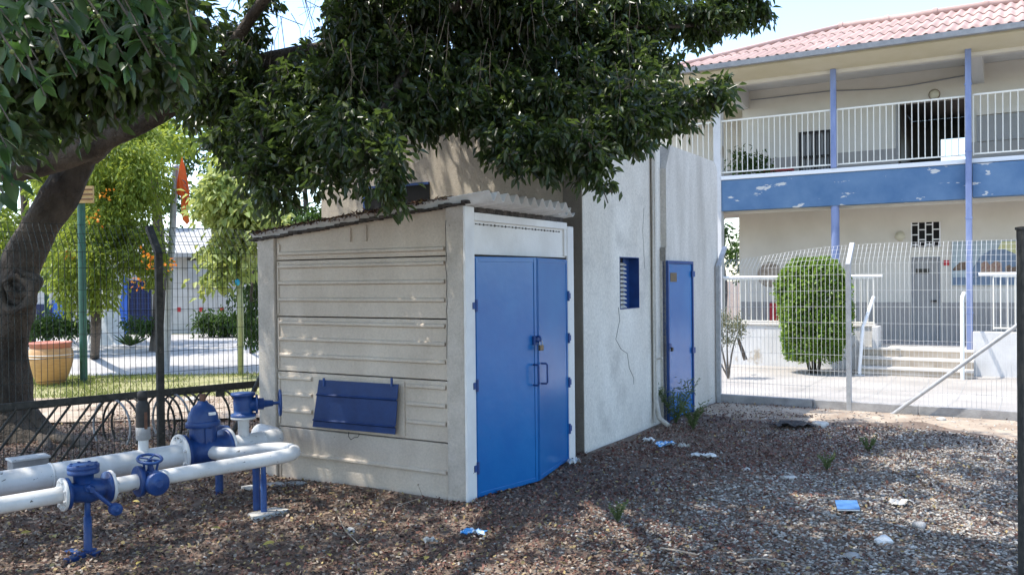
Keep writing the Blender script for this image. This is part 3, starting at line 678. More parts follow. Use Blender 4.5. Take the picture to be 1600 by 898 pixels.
lb = MB(); q = MD.cross(ZV); lb.cbox(gc+q*.083+ZV*.285+MD*.03, MD*.05, q*.02, ZV*.02); lb.build('type_plate', M['white'], gvo)
# air valve: black bottle on a small riser
av = along(224, m0, MD)
mb = MB(); mb.lathe(av+ZV*.06, ZV, [(.034, 0), (.034, .09)], 16); mb.build('riser', M['pipe_white'], pipes)
mb = MB(); mb.lathe(av+ZV*.15, ZV, [(.03, 0), (.042, .01), (.046, .05), (.046, .10), (.048, .20), (.046, .25), (.030, .275), (.030, .285), (.036, .29), (.036, .33), (.028, .345)], 20)
avo = mb.build('air_valve', M['black'], pipes)
mb = MB(); mb.lathe(av+ZV*.151, ZV, [(.044, 0), (.049, .01), (.049, .085), (.047, .09)], 20); mb.build('clear_cup', M['concrete'], avo)
mb = MB(); mb.cbox(av+ZV*.29-PN*-.045, PD*.02, PN*.012, ZV*.12); mb.build('name_strip', M['rust'], avo)
# angle valve with side handwheel by the shed
rv = along(381, m0, MD)
mb = MB(); mb.lathe(rv+ZV*.05, ZV, [(.043, 0), (.043, .15)], 18); mb.build('riser', M['pipe_white'], pipes)
flange(rv+ZV*.21, ZV, .095, .018, M['pipe_white'], bolts=6)
mb = MB(); mb.lathe(rv+ZV*.221, ZV, [(.095, 0), (.095, .018), (.070, .022), (.072, .05), (.075, .12), (.070, .155), (.092, .16), (.092, .18), (.05, .184)], 24)
rvo = mb.build('angle_valve', M['valve_blue'], pipes)
hx = (AU*.93+BV*-.1).normalized(); hx = V((.95, .31, 0)).normalized()
mb = MB(); mb.lathe(rv+ZV*.31, hx, [(.055, .02), (.055, .09), (.075, .092), (.075, .108), (.045, .11), (.045, .15), (.030, .155), (.022, .22), (.012, .225), (.012, .29)], 18); mb.build('side_bonnet', M['valve_blue'], rvo)
wc = rv+ZV*.31+hx*.275
mb = MB(); mb.torus(wc, hx, .095, .011)
for i in range(3):
    q = R(90+120*i); y = hx.cross(ZV).normalized(); d = y*math.cos(q)+ZV*math.sin(q); mb.tube([wc+d*.012, wc+d*.095], .008, 6)
mb.build('handwheel', M['valve_blue'], rvo)
# second small valve half hidden behind the bonnet
bv_ = along(352, m0, MD)-PN*.20
mb = MB(); mb.lathe(bv_-MD*.02+ZV*.08, MD, [(.05, 0), (.09, .002), (.09, .02), (.06, .024), (.065, .08), (.05, .15)], 20); mb.tube([bv_+MD*.05+ZV*.05, bv_+MD*.05-ZV*.4], .03, 10); mb.build('branch_valve', M['valve_blue'], pipes)
# swing check valve on the small pipe
ca, cb = along(97), along(172); c0 = (ca+cb)/2; cl = (cb-ca).length; fr = .098
flange(ca, PD, fr, .018, M['pipe_white'], side=-1); flange(cb, PD, fr, .018, M['pipe_white'], side=1)
mb = MB(); mb.lathe(ca+PD*.011, PD, [(fr*.97, 0), (fr*.97, .02), (.055, .025), (.068, cl*.35), (.078, cl*.5), (.068, cl*.68), (.055, cl-.047), (fr*.97, cl-.042), (fr*.97, cl-.022)], 24)
cv = mb.build('check_valve', M['valve_blue'], pipes)
mb = MB(); tc_ = c0-PD*.02+ZV*.05; mb.lathe(tc_, ZV, [(.055, 0), (.058, .055), (.088, .058), (.09, .062), (.09, .082), (.086, .084), (.09, .088), (.09, .108), (.084, .112)], 28)
for i in range(8):
    q = 2*math.pi*i/8; mb.lathe(tc_+PD*.074*math.cos(q)+PN*.074*math.sin(q)+ZV*.11, ZV, [(.009, 0), (.009, .008)], 6)
mb.build('valve_cap', M['valve_blue'], cv)
px_ = c0+PN*.085+ZV*.025-PD*.015; wt = px_+PN*.055+PD*.125-ZV*.135
mb = MB(); mb.lathe(c0+PN*.055+ZV*.025-PD*.015, PN, [(.028, 0), (.026, .05), (.016, .052), (.016, .075)], 14); mb.tube([px_+PN*.02-PD*.02+ZV*.02, wt], [.015, .012], 8)
mb.lathe(wt-PN*.022, PN, [(.034, 0), (.037, .004), (.037, .048), (.030, .054), (.012, .054), (.012, .062)], 20); mb.build('weighted_lever', M['valve_blue'], cv)
# small valve with top handwheel
va = along(213); vb = along(252)
mb = MB(); mb.lathe(va, PD, [(.095, 0), (.098, .004), (.098, .026), (.06, .03), (.062, .10), (.05, .14)], 24); v2 = mb.build('globe_valve', M['valve_blue'], pipes)
vc = va+PD*.085
mb = MB(); mb.lathe(vc+PN*.0-ZV*.01, PN, [(.06, 0), (.066, .06), (.070, .062), (.074, .07), (.074, .12), (.066, .13), (.03, .132), (.026, .14), (.02, .142)], 26); mb.build('gear_box', M['valve_blue'], v2)
hw = vc+ZV*.135+PN*.02-PD*.01; tl = (ZV+PN*.25).normalized()
mb = MB(); mb.torus(hw, tl, .072, .010)
for i in range(4):
    q = R(45+90*i); x = tl.cross(PD).normalized(); y = tl.cross(x); d = x*math.cos(q)+y*math.sin(q); mb.tube([hw+d*.01, hw+d*.072], .006, 6)
mb.tube([vc+ZV*.03, vc+ZV*.075+PN*.008, hw], [.03, .02, .012], 10)
for s_ in (-1, 1): mb.tube([vc+ZV*.03+PD*.035*s_, vc+ZV*.1+PD*.045*s_+PN*.015, hw+PD*.03*s_-ZV*.01], .008, 6)
mb.build('handwheel', M['valve_blue'], v2)
# supports: welded tube with a tee base
def support(c, label=None, two=False):
    h = MB(); gz_ = 0; h.lathe(V((c.x,c.y,.02)), ZV, [(.024, 0), (.024, .22), (.018, .222), (.018, PZ-.07)], 14)
    s = h.build('support', M['valve_blue'], pipes)
    t = MB(); ang = (PN*.85+PD*.5).normalized(); u_ = ang.cross(ZV)
    t.box(V((c.x,c.y,.0))-ang*.15-u_*.03, ang*.22, u_*.06, ZV*.03); t.box(V((c.x,c.y,.002))-u_*.05-ang*.03, u_*.22, ang*.055, ZV*.035)
    t.build('base_foot', M['valve_blue'], s, bevel=.004); return s
sp = support(c0+PD*.0)
c2 = along(411)
h = MB(); h.lathe(V((c2.x,c2.y,.03)), ZV, [(.022, 0), (.022, .24), (.018, .242), (.018, PZ-.05)], 14); h.lathe(V((c2.x,c2.y,.03))+Np*.10, ZV, [(.026, 0), (.026, PZ-.05)], 12); h.build('support', M['valve_blue'], pipes)
# loose pale concrete pads under it
mb = MB(); q = V((c2.x, c2.y, 0)); mb.prism([q-PD*.13-Np*.1+ZV*-.02, q+PD*.16-Np*.07+ZV*-.02, q+PD*.12+Np*.07+ZV*-.02, q-PD*.10+Np*.05+ZV*-.02], ZV*.055)
one(mb, 'concrete_pad', M['stone'], (c2.x, c2.y, 0), 'flat pale concrete slab under the right pipe support', 'slab', bevel=.006)
for i, (px, py, s_, lb_) in enumerate(((395, 764, .10, 'thin pale broken tile lying behind the right pipe support'),)):
    p = onZ(px, py, .02); mb = MB(); mb.prism([p-AU*s_-BV*.03, p+AU*s_*.8-BV*.05, p+AU*s_+BV*.04, p-AU*s_*.7+BV*.05], ZV*.02); one(mb, 'broken_tile', M['stone'], p, lb_, 'tile', bevel=.003)
# pale box lying behind the main pipe
p = onZ(52, 728, .25); bx = thing('meter_box', V((p.x, p.y, 0)), 'pale grey meter box just behind the thick white pipe', 'box')
mb = MB(); mb.cbox(p-Np*-.12+ZV*-.11, PD*.26, Np*.14, ZV*.30); mb.build('body', M['concrete'], bx, bevel=.01)
mb = MB(); mb.cbox(p-Np*-.12+ZV*.05, PD*.28, Np*.16, ZV*.02); mb.build('lid', M['pipe_white'], bx, bevel=.006)

# ---------------- left-hand mesh fence ----------------
L0 = onY(0, 635, 7.35); L1 = onY(401, 598, 8.9); LD = V((L1.x-L0.x, L1.y-L0.y, 0)).normalized(); LN = V((-LD.y, LD.x, 0))   # LN: away from the camera
Lp = V((L1.x, L1.y, 0))
def lat(px):
    r_ = ray(px, 600); k = r_.x/r_.y; t = (k*Lp.y-Lp.x)/(LD.x-k*LD.y); return Lp+LD*t
post = lat(250)
lf_ = thing('mesh_fence', post, 'dark green wire mesh fence with cranked top behind the water pipes', 'fence')
z_bend, arm = BZ, None
zb = onY(251, 395, post.y).z; ARM = LN*.24+ZV*.26
def wires(name, start, d, nrm, length, zlo, zbend, armv, pitch, rows, arows, rw, m_, par, mats_h=None, sag=None, n4=4):
    """welded mesh panel: every wire a thin four-sided rod; upright wires bend outwards at the top"""
    nv = int(length/pitch)+1; V_ = []; F_ = []
    def rod(p, r):
        k = len(V_); m__ = len(p)
        for i, q in enumerate(p):
            t = (p[min(i+1, m__-1)]-p[max(i-1, 0)]).normalized(); x = t.cross(nrm).normalized() if abs(t.dot(nrm)) < .95 else t.cross(ZV).normalized(); y = t.cross(x)
            for an in range(4): V_.append(tuple(q + x*(r if an in (0,1) else -r)*.7 + y*(r if an in (1,2) else -r)*.7))
        for i in range(m__-1):
            for an in range(4): F_.append((k+i*4+an, k+i*4+(an+1)%4, k+(i+1)*4+(an+1)%4, k+(i+1)*4+an))
    for i in range(nv):
        x = i*pitch; b = start+d*x; s = sag(x/length) if sag else 0
        rod([b+ZV*zlo, b+ZV*(zbend-s*.4), b+ZV*(zbend-s*.4)+armv*(1-s*.5)+ZV*(-s*.6)], rw)
    def row(fn, bow=0): rod([fn(x) for x in np.linspace(0, length, 26)], rw)
    for z in rows: row(lambda x, z=z: start+d*x+ZV*(z-(sag(x/length)*.4*(z/zbend)**4 if sag else 0)))
    for q in arows: row(lambda x, q=q: start+d*x+ZV*(zbend-(sag(x/length)*.4 if sag else 0))+armv*q*(1-(sag(x/length)*.5 if sag else 0))-ZV*((sag(x/length) if sag else 0)*.6*q))
    return arr_obj(name, np.array(V_), np.array(F_), m_, par)
fst = Lp-LD*4.6
wires('mesh_panel', fst, LD, LN, 5.3, .05, zb, ARM, .05, [.06, .2, .4, .6, .8, 1.0, 1.2, 1.4, 1.6, 1.8, zb], [.33, .66, 1.0], .0028, M['fence_green'], lf_)
mb = MB(); pp = post-LN*.035
mb.prism([pp-LD*.032-ZV*.1, pp+LD*.032-ZV*.1, pp+LD*.032+ZV*zb, pp-LD*.032+ZV*zb], LN*.055)
q = pp+ZV*zb; mb.prism([q-LD*.032, q+LD*.032, q+LD*.032+ARM*1.05, q-LD*.032+ARM*1.05], (LN*.05-ZV*.02)); fp = mb.build('fence_post', M['steel_dark'], lf_, bevel=.004)
mb = MB(); mb.box(fst+ZV*.585-LN*.03, LD*5.4, LN*.02, ZV*.058); mb.build('rail', M['steel_dark'], lf_, bevel=.004)
a_ = onY(400, 578, Lp.y-.25); b_ = onZ(322, 655, .0)
mb = MB(); b0_ = lat(330)-LN*.18; mb.tube([lat(408)-LN*.1+ZV*.78, b0_+ZV*.16-LN*.25], .024, 10); mb.build('brace', M['steel_dark'], lf_)
mb = MB(); mb.box(lat(335)+ZV*.52-LN*.04, LD*.09, LN*.02, ZV*.07); mb.build('bracket', M['steel_dark'], lf_, bevel=.003)
# bicycle rack behind the fence
bk = thing('bicycle_rack', post-LD*1.0+LN*.3, 'dark steel bicycle rack with slanted bars and wheel hoops standing behind the left fence', 'bike rack')
o_ = Lp-LD*3.5+LN*.30
mb = MB(); mb.box(o_+ZV*.53, LD*3.9, LN*.05, ZV*.05); mb.build('top_rail', M['steel_dark'], bk, bevel=.004)
mb = MB(); mb.box(lat(140)+LN*.0+LN*.02+ZV*.0, LD*1.9, LN*.04, ZV*.07); mb.build('bottom_rail', M['steel_dark'], bk, bevel=.004)
for px in (38, 62, 104, 125, 158, 178, 203):
    t = lat(px)+LN*.28; mb = MB(); mb.tube([t+ZV*.55, t-LD*.42+LN*.02-ZV*.02], .012, 8); mb.build('slanted_bar', M['steel_dark'], bk)
for px in (193, 208, 222, 264, 276, 288, 300, 312, 352, 366):
    c = lat(px)+LN*.36+ZV*.28; ax = (LD+LN*.35).normalized(); y = ax.cross(ZV)
    mb = MB(); mb.tube([c+(y*math.cos(t)+ZV*math.sin(t)*1.0)*.27 for t in np.linspace(-.6, math.pi+.6, 22)], .011, 8); mb.build('wheel_hoop', M['galv'] if px in (193, 288) else M['steel_dark'], bk)

# ---------------- right-hand mesh fence ----------------
FB = 5.90
rb0 = AZ(1123, 500, FB)[0]; rb1 = AZ(1326, 500, FB)[0]
rf = thing('mesh_fence', G(rb1, FB, 0), 'white wire mesh fence with cranked steel posts in front of the school', 'fence')
zbR = AZ(1326, 412, FB)[1]; ARMR = BV*.30+ZV*.25
def sagR(t): return .15*math.exp(-((t-.0)/.16)**2)
wires('mesh_panel', G(rb0, FB, 0), AU, BV, 6.2, .08, zbR, ARMR, .05, [.09, .28, .48, .68, .88, 1.08, 1.28, 1.48, 1.68, zbR], [.3, .55, .8, 1.0], .0024, M['wire_white'], rf, sag=sagR)
for a in (rb0, rb1):
    mb = MB(); mb.gbox(a-.028, a+.028, FB-.035, FB+.02, -.1, zbR); q = G(a-.028, FB-.035, zbR)
    mb.prism([q, q+AU*.056, q+AU*.056+ARMR*1.08, q+ARMR*1.08], BV*.045-ZV*.02); mb.build('fence_post', M['galv'], rf, bevel=.004)
a, z = AZ(1593, 497, FB-.1); a2, z2 = AZ(1392, 645, FB-.1)
mb = MB(); mb.tube([G(a+.5, FB-.1, z+.36), G(a2, FB-.12, z2-.03)], .024, 10); mb.build('brace', M['galv'], rf)
mb = MB(); x = rb0
while x < 6: mb.gbox(x, x+1.19, FB-.03, FB+.05, -.1, .115); x += 1.2
kb = mb.build('base_kerb', M['concrete'], rf, bevel=.006)
# dark post close by at the right edge of the view
p = V((.5905*4.5, 4.5, 0)); dp_ = thing('gate_post', p, 'dark grey square steel post standing alone at the right edge', 'post')
mb = MB(); mb.box(p+V((0,0,-.1)), V((.07,-.01,0)), V((.01,.07,0)), ZV*1.985); mb.build('post', M['steel_dark'], dp_, bevel=.003)
mb = MB(); mb.box(p+V((-.004,-.004,1.885)), V((.078,-.01,0)), V((.01,.078,0)), ZV*.015); mb.build('cap', M['steel_dark'], dp_)
# ---------------- two-storey school ----------------
FBs = (onY(1512, 311, 17)-K).dot(BV)         # facade plane
BK = FBs+1.85                                # back wall of the galleries
A1 = AZ(1509, 311, FBs)[0]; zbb = AZ(1509, 311, FBs)[1]; zbt = AZ(1509, 256, FBs)[1]
A0 = AZ(1117, 300, FBs)[0]; A0i = AZ(1125, 300, FBs)[0]; Am = AZ(1302, 300, FBs)[0]; AR = A1+5.4; FL = .20
school = thing('school_building', G(A0, FBs, -.3), 'two-storey cream school building with open galleries, blue balcony beam and pink tiled roof', 'building')
def sb(name, a0, a1, b0, b1, z0, z1, m_, par=None, bev=0):
    mb = MB(); mb.gbox(a0, a1, b0, b1, z0, z1); return mb.build(name, m_, par or school, bevel=bev)
AL = AZ(1156, 500, BK)[0]                     # left end of the ground floor wall
eo = .75; ze = onY(1509, 58, 16.35).z; 
zceil = AZ(1500, 104, BK)[1]
# blue balcony beam (two bays, the right one a little forward)
sb('balcony_beam', A0, A1+.02, FBs, FBs+.22, zbb, zbt, M['beam_blue'], bev=.01)
sb('balcony_beam', A1+.12, AR, FBs-.10, FBs+.2, zbb+.02, zbt-.02, M['beam_blue'], bev=.01)
sb('balcony_kerb', A0i, AR, FBs-.03, FBs+.20, zbt+.002, zbt+.09, M['white'], bev=.008)
sb('upper_floor', A0, AR, FBs+.23, BK+.1, zbb+.12, zbt-.01, M['ceiling'])
sb('ground_ceiling_beam', A0i, AR, FBs+.24, FBs+.5, zbb-.05, zbb+.118, M['cream'])
# back walls
gfd = AZ(1425, 500, BK)[0]; gfd1 = AZ(1469.5, 500, BK)[0]; zdt = AZ(1425, 402, BK)[1]
gw0, gzt = AZ(1425, 348, BK); gw1, _ = AZ(1470, 348, BK); gzb = AZ(1440, 386, BK)[1]
gw0 = gfd; gw1 = gfd1
sb('ground_wall', AL, gfd, BK, BK+.2, FL, zbb+.11, M['cream'])
sb('ground_wall', gfd1, AR, BK, BK+.2, FL, zbb+.11, M['cream'])
sb('ground_wall', gfd, gfd1, BK, BK+.2, zdt, gzb, M['cream']); sb('ground_wall', gfd, gfd1, BK, BK+.2, gzt, zbb+.11, M['cream'])
zd = AZ(1400, 472, BK)[1]
sb('dado', AL+.01, gfd-.03, BK-.012, BK-.002, FL+.003, zd, M['dado']); sb('dado', gfd1+.03, AR, BK-.012, BK-.002, FL+.003, zd, M['dado'])
d = sb('door', gfd+.03, gfd1-.03, BK+.03, BK+.07, FL+.02, zdt-.03, M['door_grey'], bev=.004)
mb = MB()
for s in ((gfd, gfd+.03, FL, zdt), (gfd1-.03, gfd1, FL, zdt), (gfd+.03, gfd1-.03, zdt-.03, zdt)): mb.gbox(s[0], s[1], BK-.012, BK+.1, s[2], s[3])
mb.build('door_frame', M['gutter'], school)
a, z = AZ(1440, 424, BK); sb('vent_plate', a-.12, a+.15, BK+.022, BK+.029, z-.05, z+.06, M['olive_dark'], d); a, z = AZ(1462, 470, BK); sb('handle', a-.08, a+.03, BK-.02, BK+.028, z-.02, z+.02, M['black'], d)
wn = sb('window', gw0+.01, gw1-.01, BK+.05, BK+.06, gzb, gzt, M['dark'])
mb = MB(); rr = random.Random(5); nx, nz = 4, 5
for i in range(nx+1): a = gw0+(gw1-gw0)*i/nx; mb.gbox(a-.012, a+.012, BK-.02, BK-.005, gzb, gzt)
for i in range(nx):
    for j in range(nz):
        if (i+j) % 2 == 0: z = gzb+(gzt-gzb)*(j+.5)/nz; a = gw0+(gw1-gw0)*i/nx; mb.gbox(a+.0125, a+(gw1-gw0)/nx-.0125, BK-.018, BK-.007, z-.012, z+.012)
mb.build('lattice', M['white'], wn)
# left flank in shadow, rooms to either side so that the openings read deep
sb('return_wall', AL, AL+.2, BK+.21, BK+4, FL, zbb+.1, M['cream'])
sb('plinth', A0i+.02, AR, FBs+.25, BK+4.2, -.4, FL, M['concrete'])
# upper floor
zu = zbt+.0
ud0 = AZ(1403, 200, BK)[0]; ud1 = AZ(1512, 200, BK)[0]; udz = AZ(1450, 158, BK)[1]
uw0, uwz1 = AZ(1248, 207, BK); uw1 = AZ(1298, 207, BK)[0]; uwz0 = AZ(1270, 264, BK)[1]
AUl = AZ(1160, 200, BK)[0]
sb('upper_wall', AUl, uw0, BK, BK+.2, zu, zceil, M['cream']); sb('upper_wall', uw1, ud0, BK, BK+.2, zu, zceil, M['cream']); sb('upper_wall', ud1, AR, BK, BK+.2, zu, zceil, M['cream'])
sb('upper_wall', uw0, uw1, BK, BK+.2, uwz1, zceil, M['cream']); sb('upper_wall', ud0, ud1, BK, BK+.2, udz, zceil, M['cream']); sb('upper_wall', uw0, uw1, BK, BK+.2, zu, zu+.12, M['cream'])
zdu = AZ(1350, 236, BK)[1]
for s in ((AUl+.01, uw0-.03), (uw1+.03, ud0-.01), (ud1+.01, AR)): sb('upper_dado', s[0], s[1], BK-.012, BK-.002, zu, zdu, M['dado'])
w1_ = sb('upper_window', uw0+.03, uw1-.03, BK+.08, BK+.09, zu+.15, uwz1-.03, M['door_grey'])
mb = MB()
for a in (uw0, (uw0+uw1)/2-.02, uw1-.04): mb.gbox(a, a+.04, BK-.015, BK+.05, zu+.12, uwz1)
mb.gbox(uw0+.04, uw1-.04, BK-.013, BK+.048, uwz1-.04, uwz1); mb.gbox(uw0+.04, uw1-.04, BK-.013, BK+.048, (uwz1+zu)/2, (uwz1+zu)/2+.04)
for i in range(9):
    a = uw0+.06+i*(uw1-uw0-.1)/9; mb.gbox(a, a+.012, BK+.052, BK+.06, zu+.14, uwz1-.04)
mb.build('window_bars', M['black'], w1_)
# open dark passage with daylight at its far low corner
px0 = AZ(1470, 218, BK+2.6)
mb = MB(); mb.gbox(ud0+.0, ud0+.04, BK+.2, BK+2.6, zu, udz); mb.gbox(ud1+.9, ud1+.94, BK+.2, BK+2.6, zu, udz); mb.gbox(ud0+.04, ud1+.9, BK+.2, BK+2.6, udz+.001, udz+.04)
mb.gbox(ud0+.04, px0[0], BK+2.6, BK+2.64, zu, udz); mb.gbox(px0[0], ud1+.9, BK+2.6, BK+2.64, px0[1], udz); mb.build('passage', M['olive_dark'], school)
sb('door_jamb', ud0-.04, ud0, BK-.03, BK+.2, zu, udz, M['door_grey'])
sb('passage_floor', ud0, ud1+.9, BK+.2, BK+2.6, zbt-.2, zbt-.01, M['ceiling'])
# upper-right bay: wide window with sill band
z1 = AZ(1560, 168, BK)[1]; z0 = AZ(1560, 178, BK)[1]; a = AZ(1526, 200, BK)[0]; sb('sill_band', a, AR, BK-.06, BK-.013, z0, z1, M['cream']); sb('recess_panel', a+.0, AR, BK-.05, BK-.014, zdu, z0-.02, M['door_grey'])
# ceiling, soffit, edge beam, brackets, gutter
sb('ceiling', A0-.2, AR, FBs+.2, BK+.2, zceil+.002, zceil+.1, M['ceiling'])
ea, ez = A0, ze
mb = MB(); z_in = AZ(1509, 83, FBs-.0)[1]
mb.prism([G(A0-1.2, FBs-eo, ze-.03), G(A0-1.2, FBs+.02, z_in), G(A0-1.2, FBs+.02, z_in+.4), G(A0-1.2, FBs-eo, ze+.02)], AU*(AR-A0+1.2)); mb.build('soffit', M['soffit'], school)
sb('soffit', A0-1.2, A0-.19, FBs+.021, BK+6, z_in, z_in+.03, M['soffit'])
sb('edge_beam', A0-.3, AR, FBs+.025, FBs+.199, z_in-.07, zceil+.1, M['cream'])
for px in (1125, 1509):
    a = AZ(px, 150, FBs+.2)[0]+(.06 if px > 1200 else .0); mb = MB()
    mb.prism([G(a, FBs+.2, zceil), G(a, FBs+.2, zceil-.12), G(a, BK-.35, zceil-.42), G(a, BK, zceil-.42), G(a, BK, zceil)], AU*.22); mb.build('bracket', M['ceiling'], school)
mb = MB(); gp = G(A0-1.2, FBs-eo-.06, ze)
mb.prism([gp+ZV*.0, gp-BV*.11+ZV*.0+ZV*.0, gp-BV*.13+ZV*.10, gp-BV*.12+ZV*.10, gp-BV*.10+ZV*.012, gp-BV*.01+ZV*.012, gp-BV*.005+ZV*.1, gp+ZV*.1], AU*(AR-A0+1.2)); mb.build('gutter', M['gutter'], school)
# corrugated pink hipped roof: rows of sheets up the slope
rise = onY(1600, 8, 20.5)
slope_len = 4.3; pitch = .20; per = 8
e0 = G(A0-1.2, FBs-eo-.10, ze+.10); upv = BV*1.0+ZV*.36
rgA = AZ(1310, 50, FBs-eo+slope_len*.96)[0]
def roof_row(t0, t1, lift):
    mb = MB(); vs = []; na = int((AR-A0+1.6)/pitch*per)
    cols = []
    for j in range(na+1):
        x = j*pitch/per; lim = max(0, (x+.0))/(rgA-(A0-1.2))*slope_len      # the hip cuts the left corner
        h = .030*math.cos(2*math.pi*x/pitch)
        q0, q1 = min(t0, lim), min(t1, lim)
        cols.append((e0+AU*x+upv*q0+ZV*(h+lift), e0+AU*x+upv*q1+ZV*(h+lift*.1)))
    for c in cols: vs += list(c)
    n = len(vs); vs += [v-ZV*.012 for v in vs]
    fs = [(2*j, 2*j+2, 2*j+3, 2*j+1) for j in range(na)] + [(n+2*j, n+2*j+1, n+2*j+3, n+2*j+2) for j in range(na)] + [(2*j, n+2*j, n+2*j+2, 2*j+2) for j in range(na)]
    mb.add(vs, fs, True); return mb
rows = 3
for i in range(rows):
    o = roof_row(slope_len*i/rows-(.06 if i else 0), slope_len*(i+1)/rows, .028).build('roof_tiles', M['tile'], school)
# the hip's other face and the ridge
rp = e0+AU*(rgA-(A0-1.2))+upv*slope_len
mb = MB(); mb.tube([e0+ZV*.03, rp+ZV*.05], .06, 8); mb.build('hip_cap', M['tile'], school)
mb = MB(); mb.tube([rp+ZV*.04, rp+AU*9+ZV*.04], .085, 10)
for i in range(9): mb.tube([rp+AU*(i*1.05)+ZV*.04, rp+AU*(i*1.05+.10)+ZV*.04], .105, 10)
mb.build('ridge_cap', M['tile'], school)
mb = MB(); mb.add([e0-ZV*.02, rp-ZV*.02, e0+BV*8.5-ZV*.02], [(0,1,2)]); mb.add([rp-ZV*.02, rp+AU*9-ZV*.02, rp+AU*9+upv.reflect(BV)*-0+BV*4.3-ZV*1.6, rp+BV*4.3-ZV*1.6], [(0,1,2,3)]); mb.build('roof_back', M['tile'], school)
# columns
sb('corner_column', A0-.02, A0i+.03, FBs-.02, FBs+.20, -.4, zbb-.002, M['white_paint']); sb('corner_column', A0-.02, A0i+.03, FBs-.03, FBs+.22, zbb+.0, z_in-.02, M['white_paint'])
am = AZ(1302, 200, FBs-.05)[0]
mb = MB(); mb.gbox(am-.055, am+.055, FBs-.055, FBs-.031, zbt+.095, z_in); mb.gbox(am-.055, am+.055, FBs-.03, FBs+.02, zbt+.095, z_in); mb.build('blue_post', M['post_lilac'], school)
mb = MB(); mb.lathe(G(am, FBs+.1, -.35), ZV, [(.085, 0), (.085, zbb+.35)], 18); mb.build('blue_post', M['post_lilac'], school)
ad = AZ(1514, 300, FBs-.1)[0]
mb = MB(); mb.gbox(ad-.055, ad+.055, FBs-.20, FBs-.11, -.05, ze+.05)
mb.build('downpipe', M['post_lilac'], school, bevel=.012)
mb = MB(); mb.tube([G(ad, FBs-.155, -.05), G(ad+.03, FBs-.17, -.15), G(ad+.12, FBs-.2, -.22)], .05, 10)
for z in (zbb-.4, zbb+.9, zbb+2.2, .9): mb.gbox(ad-.065, ad+.065, FBs-.205, FBs-.105, z, z+.03)
mb.build('downpipe_clip', M['post_lilac'], school)
# railings
def rail(p0, p1, z0, z1, spacing, r, name='balcony_railing', mm='rail_cream'):
    d = p1-p0; L_ = d.length; d = d.normalized(); nn = d.cross(ZV); mb = MB()
    mb.box(p0+ZV*(z1-.035)-nn*.02, d*L_, nn*.04, ZV*.035); mb.box(p0+ZV*z0-nn*.012, d*L_, nn*.024, ZV*.03); mb.box(p0+ZV*(z0-.02)-d*.012-nn*.013, d*.024, nn*.026, ZV*(z1-z0+.01)); mb.box(p0+d*L_+ZV*(z0-.02)-d*.012-nn*.013, d*.024, nn*.026, ZV*(z1-z0+.01))
    o = mb.build(name, M[mm], school, bevel=.003); bm = MB(); n = int(L_/spacing)
    for i in range(n+1): bm.tube([p0+d*(i*L_/n)+ZV*(z0+.03), p0+d*(i*L_/n)+ZV*(z1-.035)], r, 6)
    bm.build('bars', M[mm], o); return o
zr1 = AZ(1509, 149, FBs)[1]; zr0 = zbt+.16
rail(G(A0i+.03, FBs+.03, 0), G(am-.06, FBs+.03, 0), zr0, zr1, .115, .011)
rail(G(am+.06, FBs+.03, 0), G(A1+.0, FBs+.03, 0), zr0, zr1, .115, .011)
rail(G(A1+.14, FBs-.05, 0), G(AR-.1, FBs-.05, 0), zr0, zr1, .125, .011)
# gallery running back at the left corner
lb = G(A0-.02, FBs+.1, 0); lb2 = lb-AU*3.4-BV*.07; lb = lb-BV*.07
rail(lb2, lb, zr0, zr1, .125, .011)
mb = MB(); dd = (lb-lb2); mb.gbox(A0-3.4, A0-.03, FBs, FBs+.22, zbb, zbt); mb.build('balcony_beam', M['beam_blue'], school)
sb('upper_floor', A0-3.4, A0-.01, FBs+.23, BK+2.3, zbb+.12, zbt-.01, M['ceiling'])
sb('upper_wall', A0-3.4, AUl+.15, BK+2.4, BK+2.6, zbt-.3, zceil+.1, M['cream'])
sb('upper_dado', A0-3.38, AUl, BK+2.385, BK+2.398, zbt-.2, zbt+.75, M['dado'])
sb('ceiling', A0-3.4, A0-.21, FBs+.25, BK+2.7, zceil+.11, zceil+.2, M['ceiling'])
# ground floor low walls and railing
xs0 = A0i+.03; xg = AZ(1366, 500, FBs)[0]; zlw = AZ(1200, 508, FBs)[1]; zgr1 = AZ(1200, 434.5, FBs)[1]
sb('low_wall', xs0, xg, FBs-.02, FBs+.22, -.4, zlw, M['white_paint'], bev=.01)
sb('wall_coping', xs0, xg+.02, FBs-.045, FBs+.245, zlw+.001, zlw+.05, M['step_top'], bev=.008)
xg2 = AZ(1520, 520, FBs-.3)[0]; zlw2 = AZ(1570, 519, FBs-.3)[1]; zg2 = AZ(1560, 430, FBs-.3)[1]
sb('low_wall', xg2, AR, FBs-.32, FBs-.10, -.4, zlw2, M['white_paint'], bev=.01)
rail(G(xs0+.02, FBs+.10, 0), G(xg-.02, FBs+.10, 0), zlw+.07, zgr1, .12, .010, 'ground_railing')
rail(G(xg2+.35, FBs-.2, 0), G(AR-.1, FBs-.2, 0), zlw2+.06, zg2, .12, .010, 'ground_railing')
for (q0, q1, b, z) in ((xs0, xg+.15, FBs+.10, zgr1), (xg2+.1, AR-.1, FBs-.2, zg2)):
    mb = MB(); mb.tube([G(q0, b, z+.02), G(q1, b, z+.02)], .035, 10); mb.build('handrail', M['white'], school)
mb = MB(); mb.gbox(xg-.01, xg+.10, FBs-.3, FBs+.3, FL-.1, zlw+.02); mb.build('stair_cheek', M['white_paint'], school, bevel=.01)
